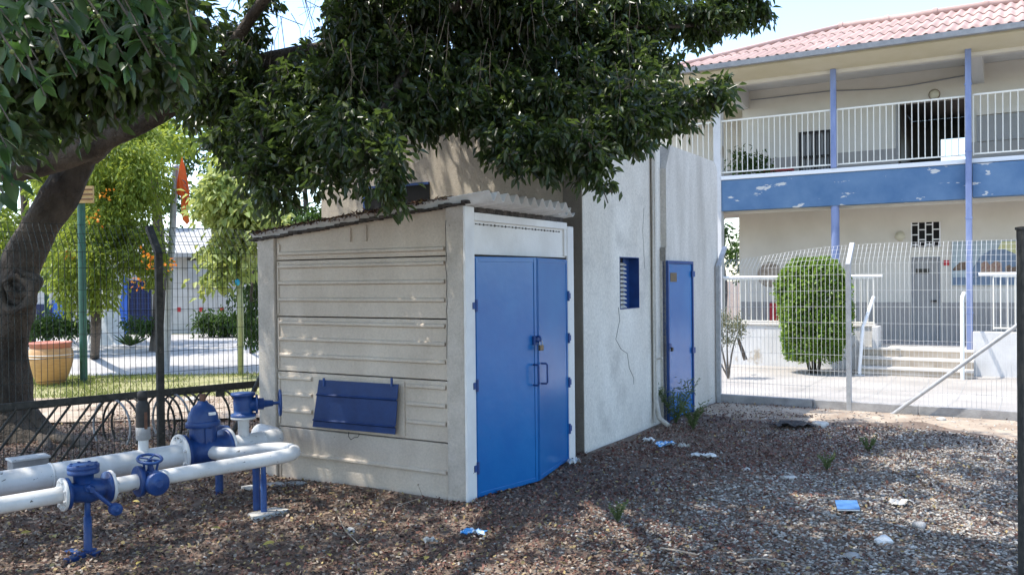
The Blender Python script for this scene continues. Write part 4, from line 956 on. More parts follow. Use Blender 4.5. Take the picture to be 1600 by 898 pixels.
# three steps
xa = AZ(1345, 570, FBs-.6)[0]; xb = AZ(1521, 570, FBs-.6)[0]
zg_ = -.30; hs = (FL+.0-zg_)/3
st_ = None
for i in range(3):
    b0 = FBs-.95+i*.32; z0 = zg_-.1 if i == 0 else zg_+hs*i
    o = sb('step', xa, xb, b0, FBs+.5, zg_+hs*i-.05*(i == 0), zg_+hs*(i+1)-.05, M['step'], bev=.006)
    sb('tread', xa-.01, xb+.01, b0-.03, (b0+.318) if i < 2 else FBs+.5, zg_+hs*(i+1)-.048, zg_+hs*(i+1)-.003, M['step_top'], o, bev=.006)
# entrance rails at the steps
hr = thing('stair_handrail', G(xa, FBs-1.1, -.3), 'bent white tube handrail at the left of the school steps', 'handrail', 'handrails of the school steps')
a0_, z0_ = AZ(1343, 576, FBs-1.1); a1_, z1_ = AZ(1348, 510, FBs-1.05); a2_, z2_ = AZ(1365, 464, FBs-.6)
mb = MB(); mb.tube([G(a0_, FBs-1.1, z0_-.1), G(a0_, FBs-1.1, z0_), G(a1_, FBs-1.05, z1_), G(a1_+.02, FBs-1.0, z1_+.06), G(a2_, FBs-.6, z2_)], .035, 12); mb.build('rail_tube', M['white'], hr)
mb = MB(); mb.lathe(G(a0_, FBs-1.1, -.30), ZV, [(.09, 0), (.09, .012)], 16); mb.build('foot_plate', M['white'], hr)
a0_, z0_ = AZ(1504, 580, FBs-1.05); z1_ = AZ(1504, 463, FBs-1.05)[1]
hr2 = thing('stair_handrail', G(a0_, FBs-1.05, -.3), 'straight upright white tube handrail at the right of the school steps', 'handrail', 'handrails of the school steps')
mb = MB(); mb.tube([G(a0_, FBs-1.05, -.32), G(a0_, FBs-1.05, z1_-.1), G(a0_+.0, FBs-.95, z1_), G(a0_+.0, FBs-.35, z1_+.05)], .035, 12); mb.build('rail_tube', M['white'], hr2)
# mural board behind the right-hand railing: generic coloured shapes
am0, zm1 = AZ(1487, 378, BK-.05); am1 = AZ(1640, 378, BK-.05)[0]; zm0 = AZ(1487, 446, BK-.05)[1]
mu = thing('painted_mural', G(am0, BK-.05, zm0), 'colourful painted mural board with blue arch and yellow sky on the school wall', 'mural')
cols = dict(sky=mat('mural_pale_blue', (.30,.37,.40), (.40,.46,.47), 4), yel=mat('mural_yellow', (.50,.48,.20), (.58,.57,.32), 4), blu=mat('mural_grey_blue', (.12,.17,.24), (.18,.24,.32), 5), rd=mat('mural_red', (.26,.13,.11), (.36,.27,.18), 20), br=mat('mural_brown', (.12,.08,.06), (.22,.15,.1), 20))
mb = MB(); mb.gbox(am0, am1, BK-.04, BK-.015, zm0, zm1); mb.build('board', cols['sky'], mu)
W__ = am1-am0; H__ = zm1-zm0
def mural(nm, pts, m_, k): mb = MB(); mb.prism([G(am0+W__*x, BK-.041-.002*k, zm0+H__*y) for x, y in pts], -BV*.0015); mb.build(nm, m_, mu)
mural('yellow_field', [(.40,.45),(.99,.40),(.99,.98),(.52,.98)], cols['yel'], 1)
mural('blue_arch', [(.22,.38),(.30,.65),(.42,.82),(.56,.80),(.70,.66),(.82,.50),(.99,.42),(.99,.20),(.22,.2)], cols['blu'], 2)
mural('dark_hill', [(.01,.38),(.08,.52),(.16,.56),(.21,.42),(.21,.36),(.01,.34)], cols['br'], 2)
mural('red_figures', [(.30,.22),(.31,.5),(.36,.56),(.40,.46),(.46,.55),(.52,.5),(.53,.22)], cols['rd'], 3)
mural('dark_figures', [(.55,.22),(.56,.42),(.6,.46),(.63,.40),(.68,.42),(.69,.22)], cols['br'], 3)
mural('lower_border', [(.01,.02),(.99,.02),(.99,.19),(.01,.19)], cols['blu'], 1)
# wall fittings
def wall_lamp(px, py, r, label, zoff=0):
    a, z = AZ(px, py, BK); l = thing('wall_lamp', G(a, BK, z), label, 'lamp', 'round bulkhead lamps'); mb = MB(); mb.lathe(G(a, BK-.002, z), -BV, [(r, 0), (r, .02), (r*.92, .025)], 24); mb.build('ring', M['rust'] if zoff else M['cream'], l)
    mb = MB(); mb.lathe(G(a, BK-.027, z), -BV, [(r*.9, 0), (r*.86, .03), (r*.6, .06), (r*.2, .075)], 24); mb.build('glass', M['lampglass'], l)
wall_lamp(1406.5, 369, .115, 'round opal bulkhead lamp on the ground floor wall left of the lattice window')
wall_lamp(1460, 148, .115, 'round rusty-rimmed lamp above the dark upstairs doorway', 1)
a, z = AZ(1203, 428, BK); one(MB().lathe(G(a, BK-.01, z-.02), -BV, [(.27, 0), (.29, .01), (.27, .03), (.1, .04)], 28), 'round_wall_plaque', mat('clay_plaque', (.26,.20,.15), (.40,.34,.27), 6, .8, .6, 20), G(a, BK, z), 'round brownish plaque on the wall behind the ground floor railing', 'plaque')
a0_, z1_ = AZ(1205, 473, BK); a1_, z0_ = AZ(1220, 504, BK); fh = thing('hose_cabinet', G(a0_, BK, z0_), 'small red fire hose cabinet behind the ground floor railing', 'cabinet')
mb = MB(); mb.gbox(a0_, a1_, BK-.16, BK-.015, z0_, z1_); mb.build('case', M['red'], fh, bevel=.006); mb = MB(); mb.gbox(a0_+.03, a1_-.03, BK-.168, BK-.161, z0_+.03, z1_-.03); mb.build('door', M['red'], fh, bevel=.003); mb = MB(); mb.gbox(a1_-.07, a1_-.05, BK-.18, BK-.1685, (z0_+z1_)/2-.04, (z0_+z1_)/2+.04); mb.build('handle', M['black'], fh)
a0_, z0_ = AZ(1190, 273, FBs+.9); a1_, z1_ = AZ(1238, 266, FBs+.9); bn_ = thing('red_bench', G(a0_, FBs+.9, zbt), 'low red bench behind the upstairs railing', 'bench')
mb = MB(); mb.gbox(a0_, a1_, FBs+.8, FBs+1.1, z1_-.0, z1_+.05); mb.build('seat', M['red'], bn_, bevel=.01)
for a in (a0_+.05, a1_-.1):
    mb = MB(); mb.gbox(a, a+.05, FBs+.82, FBs+1.08, zbt-.01, z1_-.001); mb.build('leg', M['black'], bn_)
a, z = AZ(1478.5, 411, BK); one(MB().gbox(a-.05, a+.06, BK-.03, BK-.005, z-.05, z+.06), 'alarm_box', M['red'], G(a, BK, z), 'tiny red alarm box beside the grey school door', 'alarm', bevel=.004)
# cable and spotlights below the eave
mb = MB(); mb.tube([G(AZ(x, y, BK-.03)[0], BK-.03, AZ(x, y, BK-.03)[1]) for x, y in ((1173,157),(1240,149),(1300,142),(1340,141),(1380,139),(1420,134),(1460,127),(1509,118))], .012, 6); one(mb, 'cable', M['gutter'], G(0, BK, 4), 'thin grey cable sagging along the upstairs gallery wall', 'cable')
a, z = AZ(1118, 125, FBs-.3); fl = thing('floodlight', G(a, FBs-.3, z), 'small round white floodlight under the left end of the eave', 'floodlight'); mb = MB(); mb.lathe(G(a, FBs-.3, z), (AU*.2-BV-ZV*.3), [(.03, -.12), (.09, -.04), (.11, 0), (.10, .01)], 20); mb.build('head', M['white'], fl); mb = MB(); mb.tube([G(a, FBs-.25, z+.02), G(a-.05, FBs-.2, z+.25)], .015, 8); mb.build('bracket', M['rust'], fl)
# ---------------- the great ficus over the yard ----------------
def skin(mb, pts, rad, n=14, wob=.08, seed=1):
    """limb: a tube with knobbly cross-sections"""
    rr = random.Random(seed); P = [V(p) for p in pts]
    # resample with Catmull-Rom
    Q = []; Rr = []
    for i in range(len(P)-1):
        p0, p1, p2, p3 = P[max(i-1,0)], P[i], P[i+1], P[min(i+2,len(P)-1)]
        for k in range(5):
            t = k/5; Q.append(.5*((2*p1)+(p2-p0)*t+(2*p0-5*p1+4*p2-p3)*t*t+(3*p1-p0-3*p2+p3)*t**3)); Rr.append(rad[i]*(1-t)+rad[i+1]*t)
    Q.append(P[-1]); Rr.append(rad[-1])
    k0 = len(mb.v); mb.tube(Q, Rr, n)
    ph = [rr.random()*6 for _ in range(6)]
    m_ = len(Q)
    for i in range(m_):
        for k in range(n):
            j = k0+i*n+k; v = V(mb.v[j]); c = Q[i]; f = 1+wob*(math.sin(k*2*math.pi/n*2+ph[0]+i*.35)+.7*math.sin(k*2*math.pi/n*3+ph[1]-i*.22)+.5*math.sin(i*.9+ph[2]))
            mb.v[j] = tuple(c+(v-c)*f)
            mb.v[j] = tuple(V(mb.v[j])+(V(mb.v[j])-c)*rr.gauss(0,.022))
    # caps were duplicated: move them with the ends
    e = k0+m_*n
    for k in range(n): mb.v[e+k] = mb.v[k0+k]; mb.v[e+n+k] = mb.v[k0+(m_-1)*n+k]
TY = 9.3
tb = onY(40, 690, TY); tree = thing('ficus_tree', V((tb.x, tb.y, 0)), 'huge dark ficus hanging over the shed, its knotted grey trunk behind the left fence', 'tree')
mb = MB(); t = lambda x, y, Y=TY: onY(x, y, Y)
skin(mb, [V((t(30,690).x, TY, -.15)), t(12,640), t(6,560), t(14,490), t(32,420), t(64,355), t(98,295), t(132,230)], [.44,.27,.20,.23,.22,.185,.165,.15], 20, .11, 2)
for (x, y, rr_, px, py) in ((84,682,.08,150,694),(5,672,.12,-40,698),(60,684,.09,85,712)):
    skin(mb, [t(x-44,y-34), t(x,y,TY-.1), t((x+px)/2,(y+py)/2,TY-.35), V((t(px,py,TY-.5).x, TY-.6, -.05))], [.13, rr_, rr_*.7, .03], 10, .1, x)
trunk = mb.build('trunk', M['bark'], tree)
kn = MB(); kc = t(24,458,TY-.24); kn.torus(kc, V((.15,-1,.05)), .165, .05, 30, 10); kn.torus(kc+V((.05,.03,.10)), V((.3,-1,.3)), .13, .045, 24, 8)
kn.v = [tuple(kc+(V(q)-kc)*(1+.10*math.sin(q[0]*31)+.09*math.sin(q[2]*27+1)+.02*random.gauss(0,1))) for q in kn.v]; kn.build('knot_rim', M['bark'], trunk)
kn = MB(); kn.lathe(kc+V((0,.03,0)), V((.15,-1,.05)), [(.15, 0), (.145, .02), (.05, .0301)], 18); kn.build('knot_hollow', M['roof_dirt'], trunk)
limbs = MB()
skin(limbs, [t(-190,262,8.4), t(-60,262,8.2), t(30,264,8.1), t(100,246,8.1), t(165,216,8.0), t(230,186,7.9), t(300,150,7.8), t(360,115,7.7), t(440,90,7.6), t(540,68,7.5), t(640,40,7.4), t(740,0,7.3)], [.13,.12,.115,.115,.11,.105,.095,.085,.075,.06,.05,.04], 14, .06, 5)
skin(limbs, [t(135,230), t(160,200,8.9), t(200,130,8.6), t(260,40,8.2), t(300,-60,7.8), t(400,-200,7.2)], [.20,.17,.15,.13,.12,.09], 12, .06, 7)
skin(limbs, [t(330,112,7.75), t(370,60,7.4), t(420,-10,7.0), t(520,-120,6.2), t(640,-260,5.2)], [.06,.05,.045,.04,.03], 10, .06, 9)
for i, pts in enumerate(([(540,68,7.5),(640,85,7.6),(760,80,7.7),(860,100,7.7),(940,150,7.6)], [(740,0,7.3),(860,10,7.6),(980,40,8),(1090,40,8.3)], [(640,95,7.2),(600,170,6.6),(560,230,6.4)], [(860,100,7.7),(980,130,7.5),(1070,160,7.3)], [(440,90,7.6),(420,170,7.0),(400,260,6.6)])):
    skin(limbs, [t(*p) for p in pts], [.04,.032,.024,.018,.01][:len(pts)] if len(pts) > 3 else [.04,.028,.015], 8, .05, 20+i)
limbs.build('limbs', M['bark'], tree)
# hanging clumps of the crown: (picture column, row, distance, radius in metres, squash)
C = [(415,278,6.5,.22,.8),(430,312,6.3,.17,1),(372,238,6.9,.25,.8),(330,172,7.4,.3,.8),(460,268,6.6,.25,.8),(500,225,6.6,.35,.8),(510,280,6.2,.16,1),(560,215,6.3,.32,.8),(592,268,6.1,.26,.9),(606,312,6.0,.12,1.3),
 (640,190,6.8,.34,.7),(700,170,6.8,.30,.6),(760,185,7.0,.32,.7),(800,225,6.6,.26,.8),(808,256,6.4,.13,1),(862,232,6.5,.26,.8),(850,262,6.4,.13,.8),(915,250,6.5,.27,.8),(935,285,6.4,.13,.8),(965,215,6.7,.30,.7),(1000,195,6.8,.25,.7),(740,135,7.1,.28,.7),(790,150,7.1,.28,.7),(835,165,7.0,.26,.7),(880,170,6.9,.22,.7),(965,160,7.0,.22,.7),(920,140,7.2,.24,.6),(1000,150,7.1,.2,.7),(1040,190,7.0,.26,.6),
 (1085,165,7.0,.22,.6),(1118,158,7.0,.15,.7),(1118,140,7.1,.10,.7),(1050,150,7.4,.22,.5),(990,130,7.6,.34,.6),(1030,105,8.0,.28,.5),(950,95,7.8,.42,.7),(880,120,7.4,.34,.6),
 (1015,62,8.2,.25,.6),(960,40,8.2,.5,.7),(1060,30,8.4,.36,.7),(1110,38,8.4,.30,.6),(1150,18,8.5,.30,.7),(1180,30,8.5,.15,.6),(1090,60,8.4,.14,.7),(1150,-10,8.5,.3,.7),
 (720,80,7.6,.5,.8),(800,60,7.6,.5,.8),(880,40,7.8,.5,.8),(640,110,7.2,.45,.8),(580,130,7.0,.42,.8),(520,150,6.9,.40,.8),(450,190,7.0,.38,.8),(420,225,6.9,.34,.8),(390,160,7.3,.36,.7),(350,160,7.6,.35,.7),
 (620,20,7.4,.45,.8),(700,0,7.4,.5,.8),(780,-10,7.6,.5,.8),(560,60,7.2,.34,.7),(270,130,7.8,.4,.7),(240,80,7.8,.42,.7),(200,30,7.8,.5,.7),(110,60,8.0,.5,.7),(30,80,8.2,.5,.8),(60,140,8.4,.42,.7),(140,140,8.4,.35,.6),(290,100,7.8,.2,.6),(330,108,7.3,.15,.6),(375,92,7.2,.13,.5),(10,10,7.8,.5,.8),
 (410,140,7.4,.22,.5),(470,125,7.2,.22,.5),(400,-8,7.6,.16,.4),(352,60,7.5,.12,1),(395,62,7.5,.12,.8),(415,15,7.4,.14,.8),(500,100,7.3,.16,.6),(560,20,7.3,.3,.8),(880,0,8.0,.5,.8),(980,0,8.2,.5,.8),(60,190,9.3,.35,.7),(10,210,9.4,.35,.8),(180,170,9.3,.3,.6)]
blobs = []
rb = random.Random(11)
for (x, y, Y, r, sq) in C:
    c = onY(x, y-8, Y); r *= .86; blobs.append(((c.x, c.y, c.z), r, sq))
    for _ in range(3):            # ragged small lobes around each clump
        q = V((rb.gauss(0,1), rb.gauss(0,1), rb.gauss(0,.7))).normalized()*r*.8; blobs.append(((c.x+q.x, c.y+q.y, c.z+q.z*sq), r*.38, sq))
# denser inner layer further back so the crown closes
back = []
for (x, y, Y, r, sq) in C:
    if x > 330 and y < 235 and x < 1010 and not (380 < x < 560 and y < 100): c = onY(x+rb.uniform(-15,15), y-18, Y+1.0); back.append(((c.x, c.y, c.z), r*1.1, sq))
P_, A_ = blob_pts(blobs, 72); v1, f1 = tuft_leaves(P_, A_, 8, .088, .038, jitter=.025, droop=.5)
n_front = len(P_)
P_, A_ = blob_pts(back, 34); v2, f2 = tuft_leaves(P_, A_, 7, .085, .04, jitter=.03)
arr_obj('crown', np.concatenate([v1, v2]), np.concatenate([f1, f2+len(v1)]), M['ficus'], tree)
print('crown leaves', len(f1)//2, len(f2)//2)
# the upper crown over the yard, with the gaps that let the sun through
over = []
ro = random.Random(21)
for i in range(215):
    x = ro.uniform(-8.5, 3.2); y = ro.uniform(-1, 10.6); low = 1.65+max(y, .5)*.335+.75; z = max(low, 3.6)+ro.uniform(0, 1.9)
    if x > 1.9 and y > 7.5: continue
    if x+.49*z > 3.7 and y > 8.6: continue
    if -4.8 < x < -1.9 and 5.6 < y < 8.6 and ro.random() < .7: continue
    if .7 < x+.49*(z-3) < 2.4 and 5.8 < y < 8.6 and ro.random() < .75: continue
    over.append(((x, y, z), ro.uniform(.45, .85), .55))
P_, A_ = blob_pts(over, 12, shell=.2); v1, f1 = tuft_leaves(P_, A_, 6, .12, .065, jitter=.06)
arr_obj('upper_crown', v1, f1, M['ficus'], tree); print('upper', len(f1)//2)
up = MB()
for i in range(9):
    s = t(400+40*i, -200, 7.2); e = V((-7+1.2*i, ro.uniform(0, 8), 5.6+ro.uniform(0,.6))); skin(up, [t(400,-200,7.2), (t(400,-200,7.2)+e)/2+V((0,0,.5)), e], [.09,.06,.02], 7, .05, i)
up.build('upper_limbs', M['bark'], tree)
# bare twigs inside the gaps and between clumps
tw = MB(); rt = random.Random(4)
for i in range(260):
    b = blobs[rt.randrange(len(blobs))]; c = V(b[0]); d = V((rt.gauss(0,1), rt.gauss(0,1), rt.gauss(0,.8)+.4)).normalized(); L_ = rt.uniform(.12,.32)
    tw.tube([c-d*L_*.5, c+V((0,0,-.02)), c+d*L_*.5+V((0,0,.04))], [.005,.004,.0022], 4, caps=False)
for i in range(90):
    c = onY(rt.uniform(280,700), rt.uniform(0,130), rt.uniform(7.2,7.8)); d = V((rt.gauss(0,.7), rt.gauss(0,.5), rt.gauss(0,1))).normalized(); L_ = rt.uniform(.3,.8)
    tw.tube([c-d*L_*.5, c+V((rt.gauss(0,.03),0,0)), c+d*L_*.5], [.004,.003,.0015], 4, caps=False)
for i in range(70):      # thin aerial roots hanging from the limbs
    c = onY(rt.uniform(430,1000), rt.uniform(-20,110), rt.uniform(6.3,7.6)); L_ = rt.uniform(.15,.5)
    tw.tube([c, c+V((rt.gauss(0,.03), rt.gauss(0,.02), -L_*.5)), c+V((rt.gauss(0,.05), rt.gauss(0,.02), -L_))], [.0026,.002,.0012], 4, caps=False)
tw.build('twigs', M['twig'], tree)
# nearest sprays of the crown, large leaves with small figs
nt_ = MB(); figs_ = []; pos = []; dr_ = []; nn_ = []; ln = []
rn = random.Random(9)
sprays = []
for (x, y, Y) in [(20,40,2.2),(60,20,2.1),(95,75,2.3),(40,110,2.2),(140,30,2.4),(180,70,2.4),(215,40,2.4),(235,90,2.5),(205,110,2.5),(255,30,2.5),(275,110,2.5),(285,125,2.5),(265,20,2.6),(120,120,2.5),(70,150,2.4),(15,190,2.2),(10,230,2.2),(20,290,2.2),(0,150,2.2),(160,120,2.6),(45,60,2.3),(225,0,2.4),(120,0,2.3),(0,60,2.1),(170,-10,2.3),(300,50,2.7),(60,95,2.6),(130,60,2.7),(10,310,2.3),(-10,260,2.1),(200,20,2.8),(90,30,2.8),(240,60,2.8)]: sprays.append((x, y, Y))
for (x, y, Y) in sprays:
    c = onY(x, y, Y); root = c+V((-.12+rn.gauss(0,.04), .03, .16+rn.random()*.08)); dd = (c-root).normalized()
    nt_.tube([root+V((-.1,.02,.12)), root, (root+c)/2+V((0,0,.01)), c], [.0045,.004,.003,.002], 6)
    for k in range(11):
        tt = rn.random()**.7; p = root+(c-root)*tt; q = V((rn.gauss(0,1), rn.gauss(0,.8), rn.gauss(-.15,.8))).normalized(); q = (q+dd*.45).normalized()
        pos.append(tuple(p)); dr_.append(tuple(q)); nn_.append((rn.gauss(0,.5), -.5+rn.gauss(0,.4), 1)); ln.append(rn.uniform(.05,.085))
    fig = MB(); figs_.append(fig)
    for k in range(rn.choice((0,2,4,5))): 
        p = root+(c-root)*rn.random(); fig.ball(p+V((rn.gauss(0,.012), rn.gauss(0,.012), rn.gauss(0,.012))), .0062, 8, 6)
def big_leaves(pos, d, nr, L_, W_):
    """broad oval leaf, 12 outline points either side of a folded midrib"""
    n = len(pos); d = unit(d); s = unit(np.cross(d, nr)); u = np.cross(s, d); T_ = np.array([0,.08,.22,.4,.58,.75,.9,1.0]); Wd = np.array([.0,.28,.72,1,.95,.66,.28,0])*.5
    rows = []
    for tt, ww in zip(T_, Wd):
        cen = pos + d*(L_*tt)[:,None] - u*(L_*.16*tt*tt)[:,None]
        rows += [cen - s*(W_*ww)[:,None] + u*(W_*ww*.35)[:,None], cen, cen + s*(W_*ww)[:,None] + u*(W_*ww*.35)[:,None]]
    vs = np.stack(rows, 1).reshape(-1, 3); k = (np.arange(n)*24)[:,None]; f = []
    for i in range(7):
        f += [k+np.array([3*i,3*i+1,3*i+4,3*i+3]), k+np.array([3*i+1,3*i+2,3*i+5,3*i+4])]
    return vs, np.concatenate(f, 1).reshape(-1, 4)
ln = np.array(ln); vs, fs = big_leaves(np.array(pos), np.array(dr_), np.array(nn_), ln, ln*.46)
arr_obj('near_leaves', vs, fs, M['ficus_near'], tree, smooth=True); nt_.build('near_twigs', M['twig'], tree)
for fig in figs_:
    if fig.v: fig.build('fig_cluster', M['fig'], tree)
# darker leaves filling in behind the nearest sprays
bl = [(tuple(onY(x, y, Y)), r, .9) for x, y, Y, r in ((40,40,3.6,.30),(130,40,3.6,.28),(210,50,3.6,.26),(30,130,3.7,.24),(110,115,3.8,.22),(190,110,3.8,.2),(0,0,3.4,.3),(250,20,3.8,.22),(90,165,3.9,.15),(0,210,3.4,.12),(265,75,4.0,.16))]
P_, A_ = blob_pts(bl, 150); v1, f1 = tuft_leaves(P_, A_, 7, .075, .036, jitter=.02); arr_obj('crown', v1, f1, M['ficus'], tree)

# ---------------- garden beyond the left fence ----------------
def leafy(name, loc, label, cat, bl, dens, per, L_, W_, m_, trunk_pts=None, trunk_r=None, tm='bark', group=None, droop=.3, shell=.4, spread=.9):
    th = thing(name, loc, label, cat, group)
    P_, A_ = blob_pts(bl, dens, shell); v, f = tuft_leaves(P_, A_, per, L_, W_, jitter=L_*.5, droop=droop, spread=spread)
    arr_obj('crown' if cat == 'tree' else 'foliage', v, f, M[m_], th)
    if trunk_pts:
        tm_ = MB()
        for i, (pts, rr_) in enumerate(zip(trunk_pts, trunk_r)): skin(tm_, pts, rr_, 9, .06, i)
        tm_.build('trunk' if cat == 'tree' else 'stems', M[tm], th)
    return th
def bl_px(lst, sub=2, seed=1):
    r_ = random.Random(seed); out = []
    for (x, y, Y, r, sq) in lst:
        c = onY(x, y, Y); out.append(((c.x, c.y, max(c.z, r*.4)), r, sq))
        for _ in range(sub):
            q = V((r_.gauss(0,1), r_.gauss(0,1), r_.gauss(0,1))).normalized()*r*.8; out.append(((c.x+q.x, c.y+q.y, max(.15, c.z+q.z*sq)), r*.5, sq))
    return out
o = lambda x, y, Y: onY(x, y, Y)
b0 = onZ(148, 560, 0)
ot = leafy('flowering_tree', b0, 'yellow green weeping tree with orange flowers beside the tall green pole', 'tree', bl_px([(175,255,16,.75,.8),(120,250,16.5,.6,.8),(225,285,16,.55,.9),(200,330,16,.6,.9),(150,345,15.8,.6,1),(110,400,15.6,.45,1.1),(165,410,15.6,.5,1.1),(215,390,15.8,.45,1),(120,455,15.4,.3,1.1),(160,450,15.5,.32,1.2),(235,430,16,.22,.8),(190,215,16.5,.6,.8),(90,300,16.5,.5,.9)], 3, 2), 38, 8, .11, .038, 'garden_leaf', [[b0, o(150,500,16), o(148,430,16), o(165,350,16), o(190,270,16)], [o(148,430,16), o(125,380,16), o(110,300,16)]], [[.10,.09,.08,.06,.03],[.06,.04,.02]], droop=.8)
fl_ = [(150,340),(70+20,332),(232,400),(205,438),(214,442),(160,470),(108,400),(178,425),(266,415),(265,440),(235,412),(100,415),(55,330),(200,352),(160,305),(190,360)]
fp = np.array([tuple(onY(x+rn.gauss(0,3), y+rn.gauss(0,3), 15.2)) for x, y in fl_ for _ in range(14)])
for i in range(0, len(fl_), 2):
    q_ = fp[i*14:i*14+14]; v, f = leaves(q_+rng.normal(size=q_.shape)*.05, rand_dirs(14), rand_dirs(14), .07, .04); arr_obj('flower_cluster', v, f, M['flower'], ot)
b0 = onZ(376, 586, 0)
leafy('young_tree', b0, 'pale yellow green sapling tied to a thin pale pole left of the shed', 'tree', bl_px([(348,305,15,.36,.7),(325,322,15,.2,.8),(365,345,15,.35,.7),(395,330,15,.35,.7),(345,400,15,.32,.6),(385,385,15,.3,.7),(360,425,14.8,.22,.8),(420,350,15,.35,.8),(345,290,15,.3,.6),(330,440,14.8,.14,.9)], 2, 6), 38, 6, .17, .085, 'pale_leaf', [[b0, o(376,500,14.8), o(374,430,14.9), o(372,360,15), o(350,310,15)], [o(374,430,14.9), o(400,370,15), o(415,330,15)], [o(374,400,14.9), o(350,400,15)]], [[.055,.05,.045,.03,.02],[.03,.02,.01],[.02,.01]], tm='pole_pale', droop=.6)
one(MB().tube([onZ(374,585,0), onZ(374,585,0)+ZV*3.1], .03, 10), 'garden_pole', M['pole_pale'], onZ(374,585,0), 'slim pale green wooden pole standing by the yellow green sapling', 'pole')
bq = onY(371, 441, 14.7); one(MB().ball(bq, .045, 12, 8, (1,1,1.3)), 'blue_ball', mat('sky_blue_plastic', (.02,.35,.6), rough=.4), bq, 'small light blue plastic ball hung on the slim pale pole', 'ball')
# background trees closing the view
def far_tree(px, ybase, Y, w, h, label, m_='deep_leaf', seed=1, dens=10, zlow=.3, L_=.2):
    c = onY(px, 440, Y); r_ = random.Random(seed); bl = []
    for i in range(int(14+w*3)):
        x = r_.uniform(-w, w); z = r_.uniform(zlow, 1)*h; rr_ = r_.uniform(.5,.95)*(.45+.12*w)
        if (x/w)**2+((z/h-.55)/.6)**2 < 1.15: bl.append(((c.x+x, c.y+r_.uniform(-1,1)*w*.5, z), rr_, .8))
    leafy('background_tree', V((c.x, c.y, 0)), label, 'tree', bl, dens, 6, L_, L_*.5, m_, [[V((c.x,c.y,-.1)), V((c.x+.1,c.y,h*.3)), V((c.x-.1,c.y+.1,h*.7))]], [[.22,.17,.07]], group='trees at the back of the garden')
far_tree(40, 0, 23, 2.4, 6.6, 'dense bright green tree behind the ficus trunk', 'garden_leaf', 31)
far_tree(245, 0, 21, 2.5, 6.6, 'tall mid green tree right of the ficus trunk, behind the weeping flowering tree', 'garden_leaf', 32, zlow=.5)
far_tree(345, 0, 33, 3.4, 9.5, 'tall dark green tree behind the grey roofed garden building', 'deep_leaf', 33)
far_tree(480, 0, 32, 2.6, 8, 'olive green tree just left of the white block building', 'deep_leaf', 34)
far_tree(-90, 0, 20, 2.6, 7.0, 'green tree at the far left edge of the garden', 'garden_leaf', 35)
far_tree(1125, 0, 32, 2.4, 4.8, 'dark tree glimpsed through the open left end of the school ground floor', 'deep_leaf', 36)
far_tree(1240, 0, 36, 1.5, 7.6, 'tree behind the school', 'deep_leaf', 37) if False else None
# dark hanging leaves behind the pale sapling
leafy('dark_shrub', onZ(392, 560, 0), 'dark drooping shrub behind the slim pale pole', 'shrub', bl_px([(392,470,16.5,.35,1.4),(395,510,16.5,.3,1.2),(395,430,16.5,.3,1)], 2, 8), 45, 6, .14, .04, 'deep_leaf', [[onZ(392,552,0), o(392,480,16.5), o(395,420,16.5)]], [[.04,.03,.02]], droop=1.0)
leafy('low_bush', onZ(335, 521, 0), 'low dark spiky bush against the white wall under the red squares', 'bush', bl_px([(322,505,26,.30,.8),(345,505,26,.36,.8),(365,508,26,.25,.8),(385,508,26,.25,.9)], 2, 9), 60, 6, .16, .05, 'deep_leaf', [[onZ(340,521,0), o(345,505,26)]], [[.04,.02]])
for i, (x, y, w, lb) in enumerate(((75,510,.5,'dark hedge clump left of the clay pot rim'),(110,507,.5,'dark hedge clump behind the clay pot'),(222,508,.35,'dark hedge clump beside the whitewashed trunk'))):
    leafy('hedge_bush', onZ(x, 528, 0), lb, 'bush', bl_px([(x-14,y,21,w*.6,.7),(x+10,y+2,21,w*.7,.7)], 2, 12+i), 50, 6, .10, .05, 'deep_leaf', [[onZ(x,528,0), o(x,y,21)]], [[.04,.02]], group='dark hedge clumps in the garden')
# whitewashed trunk
wb = onZ(170, 538, 0); wt_ = thing('whitewashed_tree', wb, 'leaning whitewashed tree trunk with flared foot beside the blue doorway', 'tree')
mb = MB(); skin(mb, [V((wb.x,wb.y,-.1)), o(168,520,wb.y), o(170,480,wb.y), o(178,440,wb.y), o(186,395,wb.y), o(192,330,wb.y)], [.62,.42,.27,.22,.18,.14], 14, .06, 3); mb.build('trunk', M['bark_lime'], wt_)
P_, A_ = blob_pts([(tuple(o(190,300,wb.y)), .9, .7), (tuple(o(215,270,wb.y)), .7, .7), (tuple(o(150,290,wb.y)), .8, .7)], 22); v, f = tuft_leaves(P_, A_, 7, .13, .05); arr_obj('crown', v, f, M['garden_leaf'], wt_)
ag = onZ(204, 543, 0); agv = thing('agave', ag, 'small dark agave with stiff pointed leaves at the foot of the whitewashed trunk', 'plant'); mb = MB()
for i in range(18):
    q = i*2.4; l = .38+.1*(i%3); d = V((math.cos(q), math.sin(q), .45+.5*(i%4)/3)).normalized(); s = d.cross(ZV).normalized()*.04
    p = ag+ZV*.05; mb.add([p-s, p+d*l*.5-s*1.1+ZV*.02, p+d*l+ZV*.02, p+d*l*.5+s*1.1+ZV*.02, p+s, p+d*l*.5-ZV*.03], [(0,1,5),(1,2,5),(2,3,5),(3,4,5),(4,0,5),(0,4,3,1),(1,3,2)])
mb.build('leaves', M['deep_leaf'], agv)
